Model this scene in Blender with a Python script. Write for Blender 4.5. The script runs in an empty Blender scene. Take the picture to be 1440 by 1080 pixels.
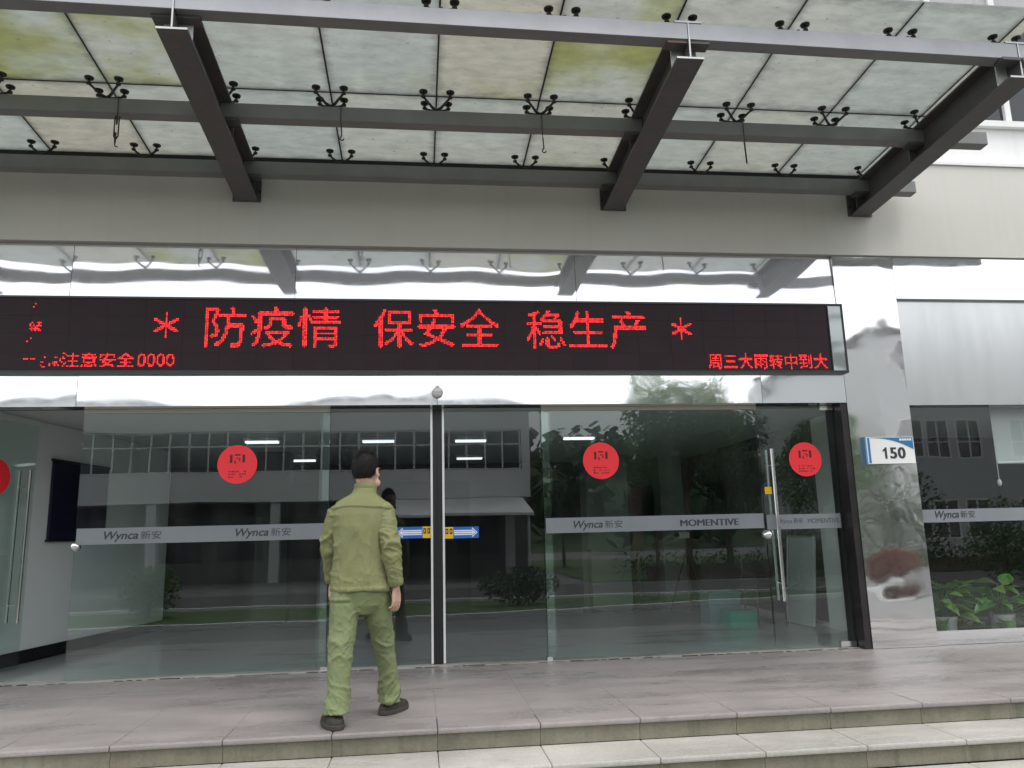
import bpy, bmesh, math, random
from mathutils import Vector, Matrix, noise as mnoise
R = math.radians
random.seed(7)
SC = bpy.context.scene
COL = SC.collection

# ------------------------------------------------------------------ camera
cam_d = bpy.data.cameras.new('camera'); cam = bpy.data.objects.new('camera', cam_d); COL.objects.link(cam)
yaw, pit, rol = R(6.938), R(10.992), R(-1.452)
rt = Vector((math.cos(yaw), -math.sin(yaw), 0)); fw = Vector((math.sin(yaw), math.cos(yaw), 0)); up = Vector((0, 0, 1))
fw, up = fw*math.cos(pit)+up*math.sin(pit), up*math.cos(pit)-fw*math.sin(pit)
rt, up = rt*math.cos(rol)+up*math.sin(rol), up*math.cos(rol)-rt*math.sin(rol)
mw = Matrix.Identity(4)
for i in range(3):
    mw[i][0], mw[i][1], mw[i][2] = rt[i], up[i], -fw[i]
mw.translation = (0, 0, 1.10)          # platform top is z = 0, the courtyard lies at z = -0.52
cam.matrix_world = mw
cam_d.sensor_width = 36; cam_d.lens = 36*1113.25/1440; cam_d.clip_end = 2000; cam_d.clip_start = 0.05
SC.camera = cam

# ------------------------------------------------------------------ sky, sun, exposure
SUN_EL, SUN_AZ = 66, 150             # azimuth clockwise from +y
w = bpy.data.worlds.new('World'); SC.world = w; w.use_nodes = True
nt = w.node_tree; nt.nodes.clear()
N = nt.nodes.new; L = nt.links.new
out = N('ShaderNodeOutputWorld'); bg = N('ShaderNodeBackground'); bg.inputs[1].default_value = 0.11
sky = N('ShaderNodeTexSky'); sky.sky_type = 'NISHITA'; sky.sun_disc = False
sky.sun_elevation = R(SUN_EL); sky.sun_rotation = R(SUN_AZ)
sky.air_density = 1.0; sky.dust_density = 2.0
tc = N('ShaderNodeTexCoord'); mp = N('ShaderNodeMapping'); mp.inputs['Scale'].default_value = (1.0, 1.0, 2.6)
nz = N('ShaderNodeTexNoise'); nz.inputs['Scale'].default_value = 2.2; nz.inputs['Detail'].default_value = 7; nz.inputs['Roughness'].default_value = .55
rp = N('ShaderNodeValToRGB'); rp.color_ramp.elements[0].position = .30; rp.color_ramp.elements[0].color = (.62, .62, .62, 1)
rp.color_ramp.elements[1].position = .62; rp.color_ramp.elements[1].color = (.97, .97, .97, 1)
mx = N('ShaderNodeMix'); mx.data_type = 'RGBA'; mx.inputs['B'].default_value = (9.6, 9.75, 9.9, 1)
sx = N('ShaderNodeSeparateXYZ'); L(tc.outputs['Generated'], sx.inputs[0])
oc = N('ShaderNodeMapRange'); oc.inputs[1].default_value = 0.; oc.inputs[2].default_value = 1.; oc.inputs[3].default_value = 1.2; oc.inputs[4].default_value = 1.75
cs = N('ShaderNodeVectorMath'); cs.operation = 'SCALE'; cs.inputs[0].default_value = (9.6, 9.75, 9.9)
L(sx.outputs[2], oc.inputs[0]); L(oc.outputs[0], cs.inputs['Scale']); L(cs.outputs[0], mx.inputs['B'])
L(tc.outputs['Generated'], mp.inputs[0]); L(mp.outputs[0], nz.inputs[0]); L(nz.outputs[0], rp.inputs[0])
L(rp.outputs[0], mx.inputs['Factor']); L(sky.outputs[0], mx.inputs['A']); L(mx.outputs['Result'], bg.inputs[0]); L(bg.outputs[0], out.inputs[0])
sl = bpy.data.lights.new('sun', 'SUN'); sl.energy = 1.4; sl.angle = R(25); sl.color = (1, .97, .92)
so = bpy.data.objects.new('sun', sl); COL.objects.link(so)
sd = Vector((math.sin(R(SUN_AZ))*math.cos(R(SUN_EL)), math.cos(R(SUN_AZ))*math.cos(R(SUN_EL)), math.sin(R(SUN_EL))))
so.rotation_euler = (-sd).to_track_quat('-Z', 'Y').to_euler(); so.location = sd*60
vs = SC.view_settings; vs.view_transform = 'Standard'; vs.look = 'None'; vs.exposure = 0.36; vs.gamma = 1.0; vs.use_curve_mapping = False
cy = SC.cycles
cy.max_bounces = 10; cy.diffuse_bounces = 4; cy.glossy_bounces = 6; cy.transparent_max_bounces = 24; cy.transmission_bounces = 8
cy.caustics_reflective = False; cy.caustics_refractive = False; cy.use_denoising = True
cy.sample_clamp_indirect = 6

# ------------------------------------------------------------------ materials
MATS = {}
def newmat(name):
    m = bpy.data.materials.new(name); m.use_nodes = True; m.node_tree.nodes.clear(); MATS[name] = m
    return m, m.node_tree.nodes.new, m.node_tree.links.new
def objcoord(N, L):
    # object coordinates, shifted by a random step per object so that alike pieces never show the same grain
    tc = N('ShaderNodeTexCoord'); oi = N('ShaderNodeObjectInfo')
    mu = N('ShaderNodeMath'); mu.operation = 'MULTIPLY'; mu.inputs[1].default_value = 61
    cm = N('ShaderNodeCombineXYZ'); ad = N('ShaderNodeVectorMath'); ad.operation = 'ADD'
    L(oi.outputs['Random'], mu.inputs[0]); L(mu.outputs[0], cm.inputs[0]); L(mu.outputs[0], cm.inputs[2])
    L(tc.outputs['Object'], ad.inputs[0]); L(cm.outputs[0], ad.inputs[1])
    return ad.outputs[0]
def pmat(name, col, rough=.6, metal=0., col2=None, nscale=6., namt=.5, bump=0., bscale=30., stretch=(1, 1, 1), spec=.5,
         streak=None, coat=0., rvar=0.):
    m, N, L = newmat(name)
    o = N('ShaderNodeOutputMaterial'); p = N('ShaderNodeBsdfPrincipled'); L(p.outputs[0], o.inputs[0])
    p.inputs['Roughness'].default_value = rough; p.inputs['Metallic'].default_value = metal
    p.inputs['Specular IOR Level'].default_value = spec; p.inputs['Coat Weight'].default_value = coat
    tc = objcoord(N, L); mp = N('ShaderNodeMapping'); mp.inputs['Scale'].default_value = stretch
    L(tc, mp.inputs[0])
    base = None
    if col2 is not None:
        nz = N('ShaderNodeTexNoise'); nz.inputs['Scale'].default_value = nscale; nz.inputs['Detail'].default_value = 6; nz.inputs['Roughness'].default_value = .62
        L(mp.outputs[0], nz.inputs[0])
        rp = N('ShaderNodeValToRGB'); rp.color_ramp.elements[0].position = .5-namt*.35; rp.color_ramp.elements[1].position = .5+namt*.35
        rp.color_ramp.elements[0].color = (*col, 1); rp.color_ramp.elements[1].color = (*col2, 1)
        L(nz.outputs[0], rp.inputs[0]); base = rp.outputs[0]
        if rvar:
            mr = N('ShaderNodeMapRange'); mr.inputs[1].default_value = .3; mr.inputs[2].default_value = .7
            mr.inputs[3].default_value = max(.02, rough-rvar); mr.inputs[4].default_value = min(1, rough+rvar)
            L(nz.outputs[0], mr.inputs[0]); L(mr.outputs[0], p.inputs['Roughness'])
    if streak is not None:                      # vertical rain streaks: (colour, amount)
        mp2 = N('ShaderNodeMapping'); mp2.inputs['Scale'].default_value = (9, 9, .35)
        L(tc, mp2.inputs[0])
        n2 = N('ShaderNodeTexNoise'); n2.inputs['Scale'].default_value = 1.6; n2.inputs['Detail'].default_value = 5
        L(mp2.outputs[0], n2.inputs[0])
        mr = N('ShaderNodeMapRange'); mr.inputs[1].default_value = .52; mr.inputs[2].default_value = .75; mr.inputs[4].default_value = streak[1]
        L(n2.outputs[0], mr.inputs[0])
        mx = N('ShaderNodeMix'); mx.data_type = 'RGBA'; L(mr.outputs[0], mx.inputs['Factor'])
        if base is not None: L(base, mx.inputs['A'])
        else: mx.inputs['A'].default_value = (*col, 1)
        mx.inputs['B'].default_value = (*streak[0], 1); base = mx.outputs['Result']
    if base is not None: L(base, p.inputs['Base Color'])
    else: p.inputs['Base Color'].default_value = (*col, 1)
    if bump:
        n3 = N('ShaderNodeTexNoise'); n3.inputs['Scale'].default_value = bscale; n3.inputs['Detail'].default_value = 4
        L(mp.outputs[0], n3.inputs[0])
        b = N('ShaderNodeBump'); b.inputs['Strength'].default_value = bump; b.inputs['Distance'].default_value = .01
        L(n3.outputs[0], b.inputs['Height']); L(b.outputs[0], p.inputs['Normal'])
    return m
def damp(m):
    """stains and damp that run on from slab to slab: darker and shinier in patches"""
    nt_ = m.node_tree; N = nt_.nodes.new; L = nt_.links.new; p = next(n for n in nt_.nodes if n.type == 'BSDF_PRINCIPLED')
    src = p.inputs['Base Color'].links[0].from_socket; g = N('ShaderNodeNewGeometry'); mp = N('ShaderNodeMapping'); mp.inputs['Scale'].default_value = (.55, 1.5, 1)
    L(g.outputs['Position'], mp.inputs[0]); n1 = N('ShaderNodeTexNoise'); n1.inputs['Scale'].default_value = 1.1; n1.inputs['Detail'].default_value = 7; n1.inputs['Roughness'].default_value = .62; L(mp.outputs[0], n1.inputs[0])
    a = N('ShaderNodeMapRange'); a.inputs[1].default_value = .36; a.inputs[2].default_value = .66; a.inputs[3].default_value = .84; a.inputs[4].default_value = 1.10; L(n1.outputs[0], a.inputs[0])
    n2 = N('ShaderNodeTexNoise'); n2.inputs['Scale'].default_value = 55; n2.inputs['Detail'].default_value = 3; L(g.outputs['Position'], n2.inputs[0])
    c = N('ShaderNodeMapRange'); c.inputs[1].default_value = .35; c.inputs[2].default_value = .65; c.inputs[3].default_value = .93; c.inputs[4].default_value = 1.07; L(n2.outputs[0], c.inputs[0])
    n3 = N('ShaderNodeTexNoise'); n3.inputs['Scale'].default_value = 7; n3.inputs['Detail'].default_value = 5; L(g.outputs['Position'], n3.inputs[0])
    d = N('ShaderNodeMapRange'); d.inputs[1].default_value = .64; d.inputs[2].default_value = .78; d.inputs[3].default_value = 1; d.inputs[4].default_value = .7; L(n3.outputs[0], d.inputs[0])
    x = N('ShaderNodeMath'); x.operation = 'MULTIPLY'; L(a.outputs[0], x.inputs[0]); L(c.outputs[0], x.inputs[1])
    y = N('ShaderNodeMath'); y.operation = 'MULTIPLY'; L(x.outputs[0], y.inputs[0]); L(d.outputs[0], y.inputs[1])
    v = N('ShaderNodeVectorMath'); v.operation = 'SCALE'; L(src, v.inputs[0]); L(y.outputs[0], v.inputs['Scale']); L(v.outputs[0], p.inputs['Base Color'])
    r_ = N('ShaderNodeMapRange'); r_.inputs[1].default_value = .38; r_.inputs[2].default_value = .62; r_.inputs[3].default_value = .2; r_.inputs[4].default_value = .5; L(n1.outputs[0], r_.inputs[0]); L(r_.outputs[0], p.inputs['Roughness'])
def glassmat(name, tint, f0=.06, rough=0.0, dirt=0., wave=0.):
    """thin pane: each face lets light through and mirrors by the angle it is seen at"""
    m, N, L = newmat(name)
    o = N('ShaderNodeOutputMaterial'); t = N('ShaderNodeBsdfTransparent'); t.inputs[0].default_value = (*tint, 1)
    g = N('ShaderNodeBsdfGlossy'); g.inputs['Roughness'].default_value = rough; g.inputs[0].default_value = (.95, .97, .97, 1)
    lw = N('ShaderNodeLayerWeight'); lw.inputs[0].default_value = .5
    pw = N('ShaderNodeMath'); pw.operation = 'POWER'; pw.inputs[1].default_value = 5
    L(lw.outputs['Facing'], pw.inputs[0])
    ma = N('ShaderNodeMath'); ma.operation = 'MULTIPLY_ADD'; ma.inputs[1].default_value = 1-f0; ma.inputs[2].default_value = f0
    L(pw.outputs[0], ma.inputs[0])
    mx = N('ShaderNodeMixShader'); L(ma.outputs[0], mx.inputs[0]); L(t.outputs[0], mx.inputs[1]); L(g.outputs[0], mx.inputs[2])
    tc = N('ShaderNodeTexCoord')
    if wave:
        nz = N('ShaderNodeTexNoise'); nz.inputs['Scale'].default_value = 1.1; nz.inputs['Detail'].default_value = 1
        L(tc.outputs['Object'], nz.inputs[0])
        b = N('ShaderNodeBump'); b.inputs['Strength'].default_value = wave; b.inputs['Distance'].default_value = .02
        L(nz.outputs[0], b.inputs['Height']); L(b.outputs[0], g.inputs['Normal'])
    last = mx.outputs[0]
    if dirt:
        d = N('ShaderNodeBsdfDiffuse'); d.inputs[0].default_value = (.55, .57, .55, 1)
        mp = N('ShaderNodeMapping'); mp.inputs['Scale'].default_value = (3, 3, .8); L(tc.outputs['Object'], mp.inputs[0])
        nz = N('ShaderNodeTexNoise'); nz.inputs['Scale'].default_value = 1.3; nz.inputs['Detail'].default_value = 6; L(mp.outputs[0], nz.inputs[0])
        mr = N('ShaderNodeMapRange'); mr.inputs[1].default_value = .35; mr.inputs[2].default_value = .8; mr.inputs[4].default_value = dirt
        L(nz.outputs[0], mr.inputs[0])
        m2 = N('ShaderNodeMixShader'); L(mr.outputs[0], m2.inputs[0]); L(last, m2.inputs[1]); L(d.outputs[0], m2.inputs[2]); last = m2.outputs[0]
    L(last, o.inputs[0])
    return m
def steelmat(name, col, rough, wave, wscale=(1, 1, 1), haze=.24):
    m, N, L = newmat(name)
    o = N('ShaderNodeOutputMaterial'); p = N('ShaderNodeBsdfPrincipled'); L(p.outputs[0], o.inputs[0])
    p.inputs['Metallic'].default_value = 1; p.inputs['Base Color'].default_value = (*col, 1); p.inputs['Roughness'].default_value = rough
    p2 = N('ShaderNodeBsdfGlossy'); p2.inputs['Color'].default_value = (*col, 1); p2.inputs['Roughness'].default_value = .5
    hz = N('ShaderNodeMixShader'); hz.inputs[0].default_value = haze; L(p.outputs[0], hz.inputs[1]); L(p2.outputs[0], hz.inputs[2]); L(hz.outputs[0], o.inputs[0])
    tc = N('ShaderNodeTexCoord'); mp = N('ShaderNodeMapping'); mp.inputs['Scale'].default_value = wscale
    L(tc.outputs['Object'], mp.inputs[0])
    nz = N('ShaderNodeTexNoise'); nz.inputs['Scale'].default_value = 1.0; nz.inputs['Detail'].default_value = 1.2; nz.inputs['Roughness'].default_value = .35
    L(mp.outputs[0], nz.inputs[0])
    b = N('ShaderNodeBump'); b.inputs['Strength'].default_value = wave; b.inputs['Distance'].default_value = .06
    L(nz.outputs[0], b.inputs['Height']); L(b.outputs[0], p.inputs['Normal'])
    n2 = N('ShaderNodeTexNoise'); n2.inputs['Scale'].default_value = 9; n2.inputs['Detail'].default_value = 5; L(tc.outputs['Object'], n2.inputs[0])
    mr = N('ShaderNodeMapRange'); mr.inputs[1].default_value = .4; mr.inputs[2].default_value = .75; mr.inputs[3].default_value = rough; mr.inputs[4].default_value = rough+.035
    L(n2.outputs[0], mr.inputs[0]); L(mr.outputs[0], p.inputs['Roughness'])
    return m
def emat(name, col, strength):
    m, N, L = newmat(name)
    o = N('ShaderNodeOutputMaterial'); e = N('ShaderNodeEmission'); e.inputs[0].default_value = (*col, 1); e.inputs[1].default_value = strength
    L(e.outputs[0], o.inputs[0]); return m
def canopyglass(name, moss=.56, amt=.85):
    """dusty laminated roof glass: passes diffuse daylight, stained by algae"""
    m, N, L = newmat(name)
    o = N('ShaderNodeOutputMaterial'); tc = N('ShaderNodeTexCoord'); oi = N('ShaderNodeObjectInfo')
    ad = N('ShaderNodeVectorMath'); ad.operation = 'ADD'
    cm = N('ShaderNodeCombineXYZ'); mu = N('ShaderNodeMath'); mu.operation = 'MULTIPLY'; mu.inputs[1].default_value = 57
    L(oi.outputs['Random'], mu.inputs[0]); L(mu.outputs[0], cm.inputs[0]); L(mu.outputs[0], cm.inputs[1])
    L(tc.outputs['Object'], ad.inputs[0]); L(cm.outputs[0], ad.inputs[1])
    n1 = N('ShaderNodeTexNoise'); n1.inputs['Scale'].default_value = 1.0; n1.inputs['Detail'].default_value = 5; n1.inputs['Roughness'].default_value = .5; L(ad.outputs[0], n1.inputs[0])
    rt_ = N('ShaderNodeValToRGB'); e = rt_.color_ramp.elements          # each pane has aged to its own tint
    e[0].position = 0; e[0].color = (.57, .595, .575, 1); e[1].position = 1; e[1].color = (.60, .575, .515, 1)
    x = e.new(.5); x.color = (.59, .60, .57, 1); x = e.new(.8); x.color = (.605, .605, .565, 1)
    L(oi.outputs['Random'], rt_.inputs[0])
    f1 = N('ShaderNodeMapRange'); f1.inputs[1].default_value = moss; f1.inputs[2].default_value = moss+.16; f1.inputs[4].default_value = amt; L(n1.outputs[0], f1.inputs[0])
    r1 = N('ShaderNodeMix'); r1.data_type = 'RGBA'; L(f1.outputs[0], r1.inputs['Factor']); L(rt_.outputs[0], r1.inputs['A']); r1.inputs['B'].default_value = (.43, .44, .22, 1)
    mp = N('ShaderNodeMapping'); mp.inputs['Scale'].default_value = (2.0, 5, 3); L(ad.outputs[0], mp.inputs[0])
    n2 = N('ShaderNodeTexNoise'); n2.inputs['Scale'].default_value = 2.6; n2.inputs['Detail'].default_value = 8; n2.inputs['Roughness'].default_value = .7; L(mp.outputs[0], n2.inputs[0])
    r2 = N('ShaderNodeMapRange'); r2.inputs[1].default_value = .3; r2.inputs[2].default_value = .72; r2.inputs[3].default_value = .70; r2.inputs[4].default_value = .98
    L(n2.outputs[0], r2.inputs[0])
    n4 = N('ShaderNodeTexNoise'); n4.inputs['Scale'].default_value = 24; n4.inputs['Detail'].default_value = 3; L(ad.outputs[0], n4.inputs[0])
    r4 = N('ShaderNodeMapRange'); r4.inputs[1].default_value = .68; r4.inputs[2].default_value = .76; r4.inputs[3].default_value = 1.0; r4.inputs[4].default_value = .62
    L(n4.outputs[0], r4.inputs[0])
    sp = N('ShaderNodeSeparateXYZ'); L(tc.outputs['Generated'], sp.inputs[0]); ds = []
    for ax in (0, 1):                       # grime collects along the sealed edges of a pane
        a_ = N('ShaderNodeMath'); a_.operation = 'PINGPONG'; a_.inputs[1].default_value = .5; L(sp.outputs[ax], a_.inputs[0]); ds.append(a_)
    mn = N('ShaderNodeMath'); mn.operation = 'MINIMUM'; L(ds[0].outputs[0], mn.inputs[0]); L(ds[1].outputs[0], mn.inputs[1])
    nb_ = N('ShaderNodeMath'); nb_.operation = 'MULTIPLY_ADD'; nb_.inputs[1].default_value = .16; L(n2.outputs[0], nb_.inputs[0]); L(mn.outputs[0], nb_.inputs[2])
    ed = N('ShaderNodeMapRange'); ed.inputs[1].default_value = .06; ed.inputs[2].default_value = .15; ed.inputs[3].default_value = .70; ed.inputs[4].default_value = 1.0; L(nb_.outputs[0], ed.inputs[0])
    m0 = N('ShaderNodeMath'); m0.operation = 'MULTIPLY'; L(r2.outputs[0], m0.inputs[0]); L(ed.outputs[0], m0.inputs[1])
    mm = N('ShaderNodeMath'); mm.operation = 'MULTIPLY'; L(m0.outputs[0], mm.inputs[0]); L(r4.outputs[0], mm.inputs[1])
    vm = N('ShaderNodeVectorMath'); vm.operation = 'SCALE'; L(r1.outputs['Result'], vm.inputs[0]); L(mm.outputs[0], vm.inputs['Scale'])
    tr = N('ShaderNodeBsdfTranslucent'); L(vm.outputs[0], tr.inputs[0])
    df = N('ShaderNodeBsdfDiffuse'); L(vm.outputs[0], df.inputs[0])
    tp = N('ShaderNodeBsdfTransparent'); tp.inputs[0].default_value = (.80, .86, .83, 1)
    gl = N('ShaderNodeBsdfGlossy'); gl.inputs['Roughness'].default_value = .12
    a = N('ShaderNodeMixShader'); a.inputs[0].default_value = .22; L(tr.outputs[0], a.inputs[1]); L(df.outputs[0], a.inputs[2])
    b = N('ShaderNodeMixShader'); b.inputs[0].default_value = .16; L(a.outputs[0], b.inputs[1]); L(tp.outputs[0], b.inputs[2])
    c = N('ShaderNodeMixShader'); c.inputs[0].default_value = .05; L(b.outputs[0], c.inputs[1]); L(gl.outputs[0], c.inputs[2])
    L(c.outputs[0], o.inputs[0]); return m
def leafmat(name, c1, c2, rough=.5, trans=.25, byobj=False):
    m, N, L = newmat(name)
    o = N('ShaderNodeOutputMaterial'); p = N('ShaderNodeBsdfPrincipled'); p.inputs['Roughness'].default_value = rough
    gi = N('ShaderNodeNewGeometry'); rp = N('ShaderNodeValToRGB')
    rp.color_ramp.elements[0].color = (*c1, 1); rp.color_ramp.elements[1].color = (*c2, 1)
    L(N('ShaderNodeObjectInfo').outputs['Random'] if byobj else gi.outputs['Random Per Island'], rp.inputs[0]); L(rp.outputs[0], p.inputs['Base Color'])
    t = N('ShaderNodeBsdfTranslucent'); L(rp.outputs[0], t.inputs[0])
    x = N('ShaderNodeMixShader'); x.inputs[0].default_value = trans; L(p.outputs[0], x.inputs[1]); L(t.outputs[0], x.inputs[2]); L(x.outputs[0], o.inputs[0])
    return m

pmat('asphalt', (.055, .055, .056), .85, col2=(.085, .084, .082), nscale=3, bump=.4, bscale=120)
pmat('concrete_drive', (.11, .11, .11), .8, col2=(.15, .148, .145), nscale=1.2, bump=.2)
pmat('grass', (.035, .075, .018), .9, col2=(.075, .12, .03), nscale=8, bump=.8, bscale=60)
damp(pmat('granite_top', (.255, .229, .223), .40, col2=(.325, .292, .284), nscale=1.3, stretch=(.5, 2.2, 1), namt=1.2, bump=.05, bscale=160))
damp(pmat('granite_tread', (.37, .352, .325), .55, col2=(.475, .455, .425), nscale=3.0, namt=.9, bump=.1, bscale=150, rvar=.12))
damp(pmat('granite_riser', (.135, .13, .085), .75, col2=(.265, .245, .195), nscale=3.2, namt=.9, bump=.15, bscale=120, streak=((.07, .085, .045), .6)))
pmat('mortar', (.045, .043, .038), .9)
pmat('mortar_pale', (.20, .182, .177), .7)
pmat('fascia', (.545, .530, .485), .5, col2=(.575, .560, .518), nscale=.9, streak=((.42, .405, .37), .14))
pmat('upper_wall', (.74, .74, .73), .6, col2=(.80, .80, .79), nscale=1.1, streak=((.6, .6, .58), .4))
pmat('white_frame', (.75, .75, .74), .45, streak=((.5, .5, .48), .3))
pmat('grey_blind', (.36, .36, .37), .7, col2=(.42, .42, .42), nscale=2, stretch=(8, 1, .3))
steelmat('steel_header', (.88, .885, .92), .03, .14, (1.5, 1, 1.2))
steelmat('steel_strip', (.88, .895, .915), .03, .12, (1.5, 1, 1.6), haze=.12)
steelmat('steel_column', (.84, .84, .835), .03, .095, (1.9, 1, 2.6), haze=.07)
steelmat('steel_dull', (.33, .36, .35), .10, .25, (3, 1, 3))
pmat('satin_panel', (.62, .635, .63), .22, metal=.85, col2=(.70, .71, .705), nscale=1.2, stretch=(3, 1, .5), bump=.05, bscale=2)
pmat('dark_steel', (.072, .076, .073), .5, metal=.0, col2=(.100, .102, .098), nscale=3.5, bump=.08, bscale=40, streak=((.16, .09, .065), .7), rvar=.1)
pmat('purlin_paint', (.170, .173, .171), .48, col2=(.21, .213, .208), nscale=3, bump=.06, bscale=50, streak=((.20, .19, .17), .25))
pmat('pale_plate', (.40, .40, .435), .45, col2=(.50, .50, .53), nscale=2, streak=((.5, .49, .5), .3))
pmat('bare_galv', (.55, .55, .57), .45, metal=.2, col2=(.65, .65, .66), nscale=5)
pmat('black_iron', (.02, .021, .02), .45, metal=.3, col2=(.045, .04, .035), nscale=20)
pmat('sealant_and_shade', (.018, .018, .018), .7)
pmat('polished_bar', (.80, .80, .80), .16, metal=1)
pmat('alu_rail', (.56, .53, .47), .4, metal=.5)
pmat('door_black', (.012, .012, .013), .35)
pmat('jamb_dark', (.03, .028, .029), .25, metal=.4, col2=(.055, .05, .05), nscale=3)
pmat('led_face', (.022, .013, .017), .55, col2=(.032, .017, .023), nscale=3, bump=.1, bscale=200, spec=.25)
pmat('led_frame', (.02, .025, .027), .3)
m, N, L = newmat('led_red')
o_, e_, g_, r_ = N('ShaderNodeOutputMaterial'), N('ShaderNodeEmission'), N('ShaderNodeNewGeometry'), N('ShaderNodeMapRange')
e_.inputs[0].default_value = (1.0, .034, .036, 1); r_.inputs[3].default_value = .8; r_.inputs[4].default_value = 2.7
L(g_.outputs['Random Per Island'], r_.inputs[0]); L(r_.outputs[0], e_.inputs[1]); L(e_.outputs[0], o_.inputs[0])
glassmat('glass_edge', (.86, .90, .90), .10, dirt=.22)
glassmat('door_glass', (.89, .945, .925), .06, dirt=.02, wave=.05)
glassmat('slide_glass', (.86, .89, .89), .055, dirt=.01, wave=.05)
glassmat('window_glass', (.90, .93, .925), .06, wave=.08)
canopyglass('canopy_glass', .60, .5); canopyglass('canopy_glass_mossy', .43, .95)
pmat('frost', (.185, .205, .225), .5, col2=(.21, .23, .245), nscale=3)
pmat('ink', (.03, .035, .04), .5)
pmat('sticker_red', (.88, .025, .035), .45)
pmat('sticker_dark', (.08, .004, .006), .5)
pmat('sticker_blue', (.015, .13, .52), .4)
pmat('stile_white', (.85, .85, .85), .22, metal=.35)
pmat('sticker_white', (.80, .82, .85), .4)
pmat('sticker_yellow', (.80, .50, .01), .4)
pmat('plaque_white', (.80, .80, .79), .25, coat=.3)
pmat('plaque_blue', (.03, .17, .36), .3)
pmat('plaque_side', (.10, .25, .45), .4)
pmat('lobby_wall', (.84, .845, .84), .7, col2=(.86, .86, .855), nscale=.8)
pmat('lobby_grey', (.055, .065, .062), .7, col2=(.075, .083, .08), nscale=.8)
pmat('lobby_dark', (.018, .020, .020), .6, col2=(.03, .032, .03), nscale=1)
pmat('lobby_ceiling', (.62, .63, .62), .8)
pmat('lobby_tile', (.42, .435, .44), .12, col2=(.46, .47, .475), nscale=1.5)
pmat('lobby_pale', (.34, .36, .355), .6, col2=(.38, .40, .39), nscale=1)
pmat('skirting', (.008, .008, .009), .25)
emat('tube_lamp', (.92, .96, 1.0), 1.2)
pmat('lamp_body', (.7, .7, .7), .4)
pmat('board_navy', (.018, .018, .045), .25)
pmat('blind_white', (.62, .64, .63), .7)
pmat('plastic_black', (.015, .015, .016), .4)
pmat('plastic_white', (.75, .75, .74), .3)
pmat('box_green', (.005, .34, .22), .45)
pmat('box_blue', (.16, .24, .27), .45)
pmat('banner_red', (.35, .02, .02), .6)
pmat('bldg_white', (.66, .665, .66), .7, col2=(.72, .72, .71), nscale=.4, streak=((.5, .5, .48), .3))
pmat('bldg_grey', (.46, .465, .47), .7, col2=(.50, .505, .51), nscale=.4)
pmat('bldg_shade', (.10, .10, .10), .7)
pmat('win_dark', (.02, .026, .03), .08)
pmat('roof_grey', (.22, .22, .22), .7)
pmat('bark', (.10, .075, .055), .9, col2=(.16, .12, .09), nscale=20, stretch=(1, 1, .2), bump=.5)
leafmat('leaf_green', (.04, .10, .02), (.14, .24, .055))
leafmat('leaf_dark', (.015, .045, .012), (.045, .085, .022))
leafmat('leaf_red', (.13, .030, .018), (.20, .06, .03))
leafmat('leaf_pothos', (.06, .20, .03), (.22, .36, .08), rough=.32, byobj=True)
pmat('hill_soil', (.03, .055, .02), .95, col2=(.05, .08, .03), nscale=.3)
pmat('pot_red', (.40, .035, .02), .45)
pmat('pot_white', (.55, .55, .53), .4)
# ---- clothing
pmat('olive_jacket', (.168, .178, .084), .9, col2=(.210, .218, .106), nscale=11, namt=1.3, bump=.22, bscale=90, spec=.2)
pmat('olive_trousers', (.155, .188, .094), .9, col2=(.195, .230, .118), nscale=11, namt=1.3, bump=.22, bscale=90, spec=.2)
pmat('seam_olive', (.085, .09, .035), .9, spec=.2)
pmat('skin', (.52, .32, .245), .5, col2=(.58, .375, .30), nscale=14)
pmat('hair', (.004, .0035, .0035), .6, col2=(.012, .011, .010), nscale=60, stretch=(1, 1, .25), bump=.5, bscale=160, spec=.25)
pmat('shoe', (.016, .013, .011), .75, col2=(.042, .033, .027), nscale=18, bump=.3, bscale=60)
pmat('sole', (.05, .042, .035), .8)
pmat('black_cloth', (.012, .013, .012), .8)

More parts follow.
